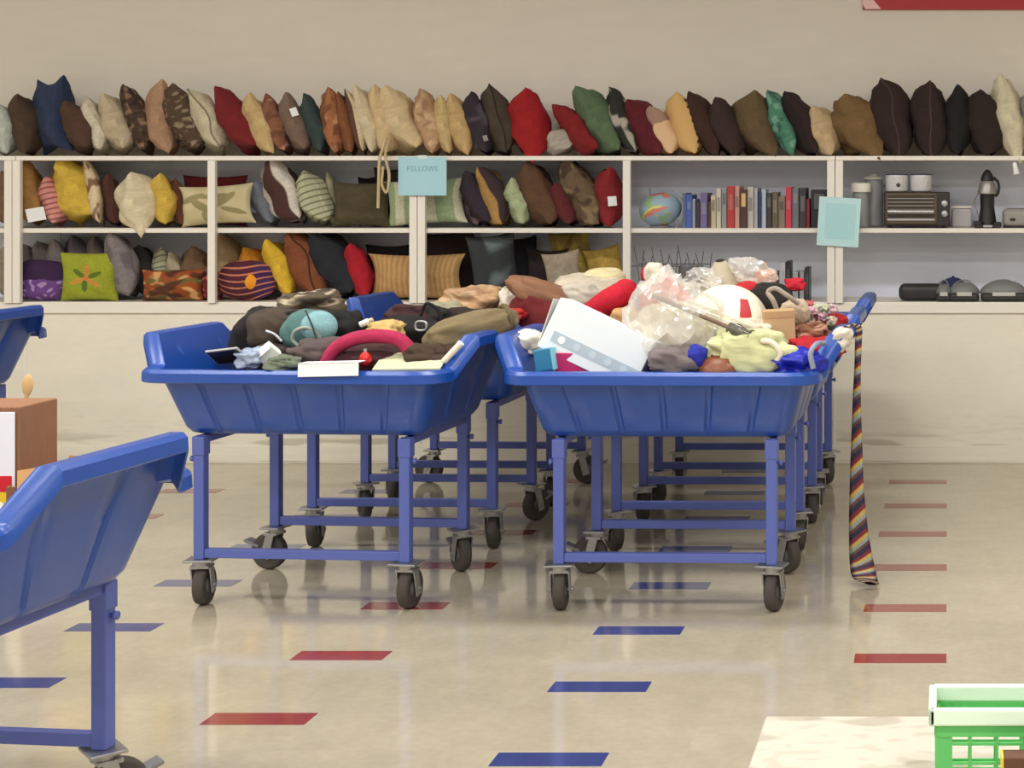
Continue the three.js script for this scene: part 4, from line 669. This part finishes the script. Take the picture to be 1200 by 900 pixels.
// -- striped necktie hanging over the cart side
{
  const tex = dataTex(128, 512, (u, v) => { const s = ((u * .9 + v * 19) % 1 + 1) % 1; const m = 1 + .06 * N(u * 30, v * 90, 3); const c = s < .26 ? [52, 46, 78] : s < .46 ? [132, 46, 54] : s < .66 ? [204, 176, 96] : s < .84 ? [150, 166, 176] : [110, 78, 66]; return c.map(x => x * m); });
  const Z = 6.05, path = [[990, 384, 6.0, .02], [1000, 381, 6.02, .022], [1006, 384, 6.03, .024], [1006, 398, 6.04, .026], [1005, 430, 6.04, .026], [1004, 470, 6.04, .036], [1004, 520, 6.05, .05], [1004, 570, 6.05, .062], [1006, 620, 6.06, .08], [1010, 660, 6.07, .1], [1013, 676, 6.05, .106], [1016, 682, 5.99, .104], [1020, 684, 5.95, .06]];
  const pos = [], uv = [], idx = []; const o = at(1005, 430, Z);
  const crv = new THREE.CatmullRomCurve3(path.map(q => { const v = at(q[0], q[1], q[2]); v.y = Math.max(v.y, .008); return v; })), n = 70;
  for (let i = 0; i <= n; i++) { const t = i / n, p = crv.getPoint(t), k = t * (path.length - 1), a = Math.floor(Math.min(k, path.length - 2)), w = path[a][3] + (path[a + 1][3] - path[a][3]) * (k - a); const wave = .012 * Math.sin(t * 9);
    const tan = crv.getTangent(t), hor = Math.abs(tan.y) < .6;
    const cross = new THREE.Vector3(1, 0, .25).normalize(), nrm = new THREE.Vector3().crossVectors(cross, tan).normalize();
    for (const [s, q] of [[-1, 0], [-.5, .004], [0, .006], [.5, .004], [1, 0], [.5, -.004], [0, -.006], [-.5, -.004]]) { const v = p.clone().addScaledVector(cross, s * w / 2).addScaledVector(nrm, q + wave * s * .5); pos.push(v.x - o.x, Math.max(v.y, .002) - o.y, v.z - o.z); uv.push((s + 1) / 2 * (w / .1), t); } }
  for (let i = 0; i < n; i++) for (let k = 0; k < 8; k++) { const a = i * 8 + k, b = i * 8 + (k + 1) % 8; idx.push(a, b, a + 8, b, b + 8, a + 8); }
  const g = new THREE.BufferGeometry(); g.setAttribute('position', new THREE.Float32BufferAttribute(pos, 3)); g.setAttribute('uv', new THREE.Float32BufferAttribute(uv, 2)); g.setIndex(idx); g.computeVertexNormals();
  solo('necktie', 'long diagonally striped necktie hanging from the bin to the floor', 'necktie', g, new THREE.MeshStandardMaterial({ map: tex, roughness: .7, side: THREE.DoubleSide }), [o.x, o.y, o.z]);
}
// -- near bin: cartons
{
  let p = at(5, 480, 3.62), g = thing('carton', 'brown cardboard carton with a white printed front panel', 'box', [p.x, p.y, p.z]);
  const w = .38, h = .38, d = .155, xr = X(22, 3.62) - p.x;
  const cx = xr - w / 2; put(g, 'body', rb(w, h, d, .004), M.card, [cx, -h / 2 + .006, -d / 2 - .004]);
  put(g, 'white_panel', rb(w - .01, h - .012, .004, .002), std(240, 242, 250, .5), [cx - .004, -h / 2, 0]);
  put(g, 'red_label', box(w * .5, .038, .001), std(206, 30, 46, .5), [xr - .015 - w * .25, -.175, .0026]);
  put(g, 'yellow_label', box(w * .5, .034, .001), std(238, 206, 40, .5), [xr - .015 - w * .25, -.212, .0026]);
  put(g, 'dark_red_label', box(w * .5, .014, .001), std(160, 40, 40, .5), [xr - .015 - w * .25, -.238, .0026]);
  put(g, 'top_flap', rb(.16, .004, .1, .001), M.card, [cx - .1, .012, -.12], [.2, 0, 0]);
  p = at(32, 456, 3.9); const t = thing('wooden_spoon', 'pale wooden spoon sticking up behind the cardboard carton', 'spoon', [p.x, p.y, p.z]); t.rotation.z = -.08; const bowl = new THREE.SphereGeometry(.014, 16, 12); bowl.scale(1, 2, .4); put(t, 'bowl', bowl, std(214, 178, 124, .7), [0, .01, 0]); put(t, 'handle', rod(.005, .4, 8), std(206, 168, 112, .7), [0, -.2, 0]);
  p = at(64, 570, 3.68); g = thing('open_carton', 'small open tan carton with spread flaps in the near bin', 'box', [p.x, p.y, p.z]); g.rotation.y = .25;
  put(g, 'body', merge(mv(box(.16, .1, .004), 0, -.035, .07), mv(box(.16, .1, .004), 0, -.035, -.07), mv(box(.004, .1, .14), .08, -.035, 0), mv(box(.004, .1, .14), -.08, -.035, 0), mv(box(.16, .004, .14), 0, -.085, 0)), M.card);
  put(g, 'flap', rb(.1, .055, .003, .001), M.cardTan, [-.005, .035, .09], [-.35, -.15, .1]); put(g, 'flap', rb(.11, .003, .08, .001), M.card, [.05, .03, -.1], [.4, 0, -.1]); put(g, 'flap', rb(.06, .003, .12, .001), M.cardTan, [.105, .03, -.02], [0, 0, .5]);
  lump('white_bundle', 'off-white bundle in the near bin beside the carton', 'cloth', -30, 8, 588, 650, 3.4, f(216, 206, 184), { amp: .05 });
}
// ---------------------------------------------------------------- table and basket in front
{
  const H = .5, Zf = F * (EYE - H) / (838.5 - PY), x0 = X(897, Zf), w = 1.3, d = .95;
  const top = new THREE.MeshStandardMaterial({ map: dataTex(256, 256, (u, v) => { const s = step(.18, .34, N(u * 9, v * 14, 5)) * .5 + step(.2, .4, N(u * 30, v * 40, 8)) * .25; return mixc([206, 201, 188], [160, 152, 136], s); }), roughness: .28 });
  const g = thing('low_table', 'scuffed white low table under the green basket', 'table', [x0 + w / 2, 0, -Zf + d / 2]);
  put(g, 'tabletop', rb(w, .03, d, .006), top, [0, H - .015, 0]); put(g, 'apron', merge(mv(box(w - .1, .05, .02), 0, H - .055, d / 2 - .05), mv(box(w - .1, .05, .02), 0, H - .055, -d / 2 + .05)), M.white);
  for (const sx of [-1, 1]) for (const sz of [-1, 1]) put(g, 'leg', rb(.045, H - .03, .045, .004), M.white, [sx * (w / 2 - .06), (H - .03) / 2, sz * (d / 2 - .06)]);
  // basket
  const hR = .665, Zn = F * (EYE - hR) / (832 - PY), xb = X(1088, Zn), bw = .42, bd = .14, bh = hR - H;
  const gm = new THREE.MeshPhysicalMaterial({ color: C(104, 206, 116), roughness: .4, transmission: .2, thickness: 0 }), b = thing('plastic_basket', 'green plastic grid basket with a pale rim on the table', 'basket', [xb + bw / 2, H, -Zn - bd / 2]);
  const rimG = merge(mv(rb(bw, .03, .014, .005), 0, bh - .014, bd / 2 - .007), mv(rb(bw, .03, .014, .005), 0, bh - .014, -bd / 2 + .007), mv(rb(.014, .03, bd, .005), bw / 2 - .007, bh - .014, 0), mv(rb(.014, .03, bd, .005), -bw / 2 + .007, bh - .014, 0));
  put(b, 'rim', rimG, std(222, 244, 226, .4));
  const bars = [], hh = bh - .03, ins = .022;
  for (const sz of [1, -1]) { bars.push(mv(box(bw - .03, .022, .004), 0, hh - .009, sz * (bd / 2 - .012)), mv(box(bw - .06, .022, .004), 0, .011, sz * (bd / 2 - ins))); for (let k = 0; k <= 8; k++) { const x = -bw / 2 + .026 + k * (bw - .052) / 8; bars.push(mv(box(k % 8 ? .005 : .03, hh, .004), x, hh / 2, sz * (bd / 2 - .017), sz * .06, 0, 0)); } for (let k = 1; k < 4; k++) bars.push(mv(box(bw - .05, .005, .004), 0, k * hh / 4, sz * (bd / 2 - .019 + k * .001))); }
  for (const sx of [1, -1]) { bars.push(mv(box(.004, .022, bd - .03), sx * (bw / 2 - .012), hh - .009, 0)); for (let k = 0; k <= 3; k++) bars.push(mv(box(.004, hh, k % 3 ? .005 : .02), sx * (bw / 2 - .017), hh / 2, -bd / 2 + .026 + k * (bd - .052) / 3)); for (let k = 1; k < 4; k++) bars.push(mv(box(.004, .005, bd - .05), sx * (bw / 2 - .019), k * hh / 4, 0)); }
  put(b, 'grid_wall', merge(...bars), gm); put(b, 'bottom', box(bw - .05, .006, bd - .05), gm, [0, .004, 0]);
  const q = at(1196, 897, Zn - .06); const s = thing('small_carton', 'small brown carton with a yellow edge before the basket', 'box', [q.x, H, q.z]); const sh = Math.max(.03, q.y - H + .02); put(s, 'body', mv(rb(.06, sh, .04, .003), 0, sh / 2, 0), M.brown); put(s, 'yellow_edge', box(.004, sh, .041), std(226, 190, 60, .6), [-.031, sh / 2, 0]);
}
renderer.render(scene, camera);
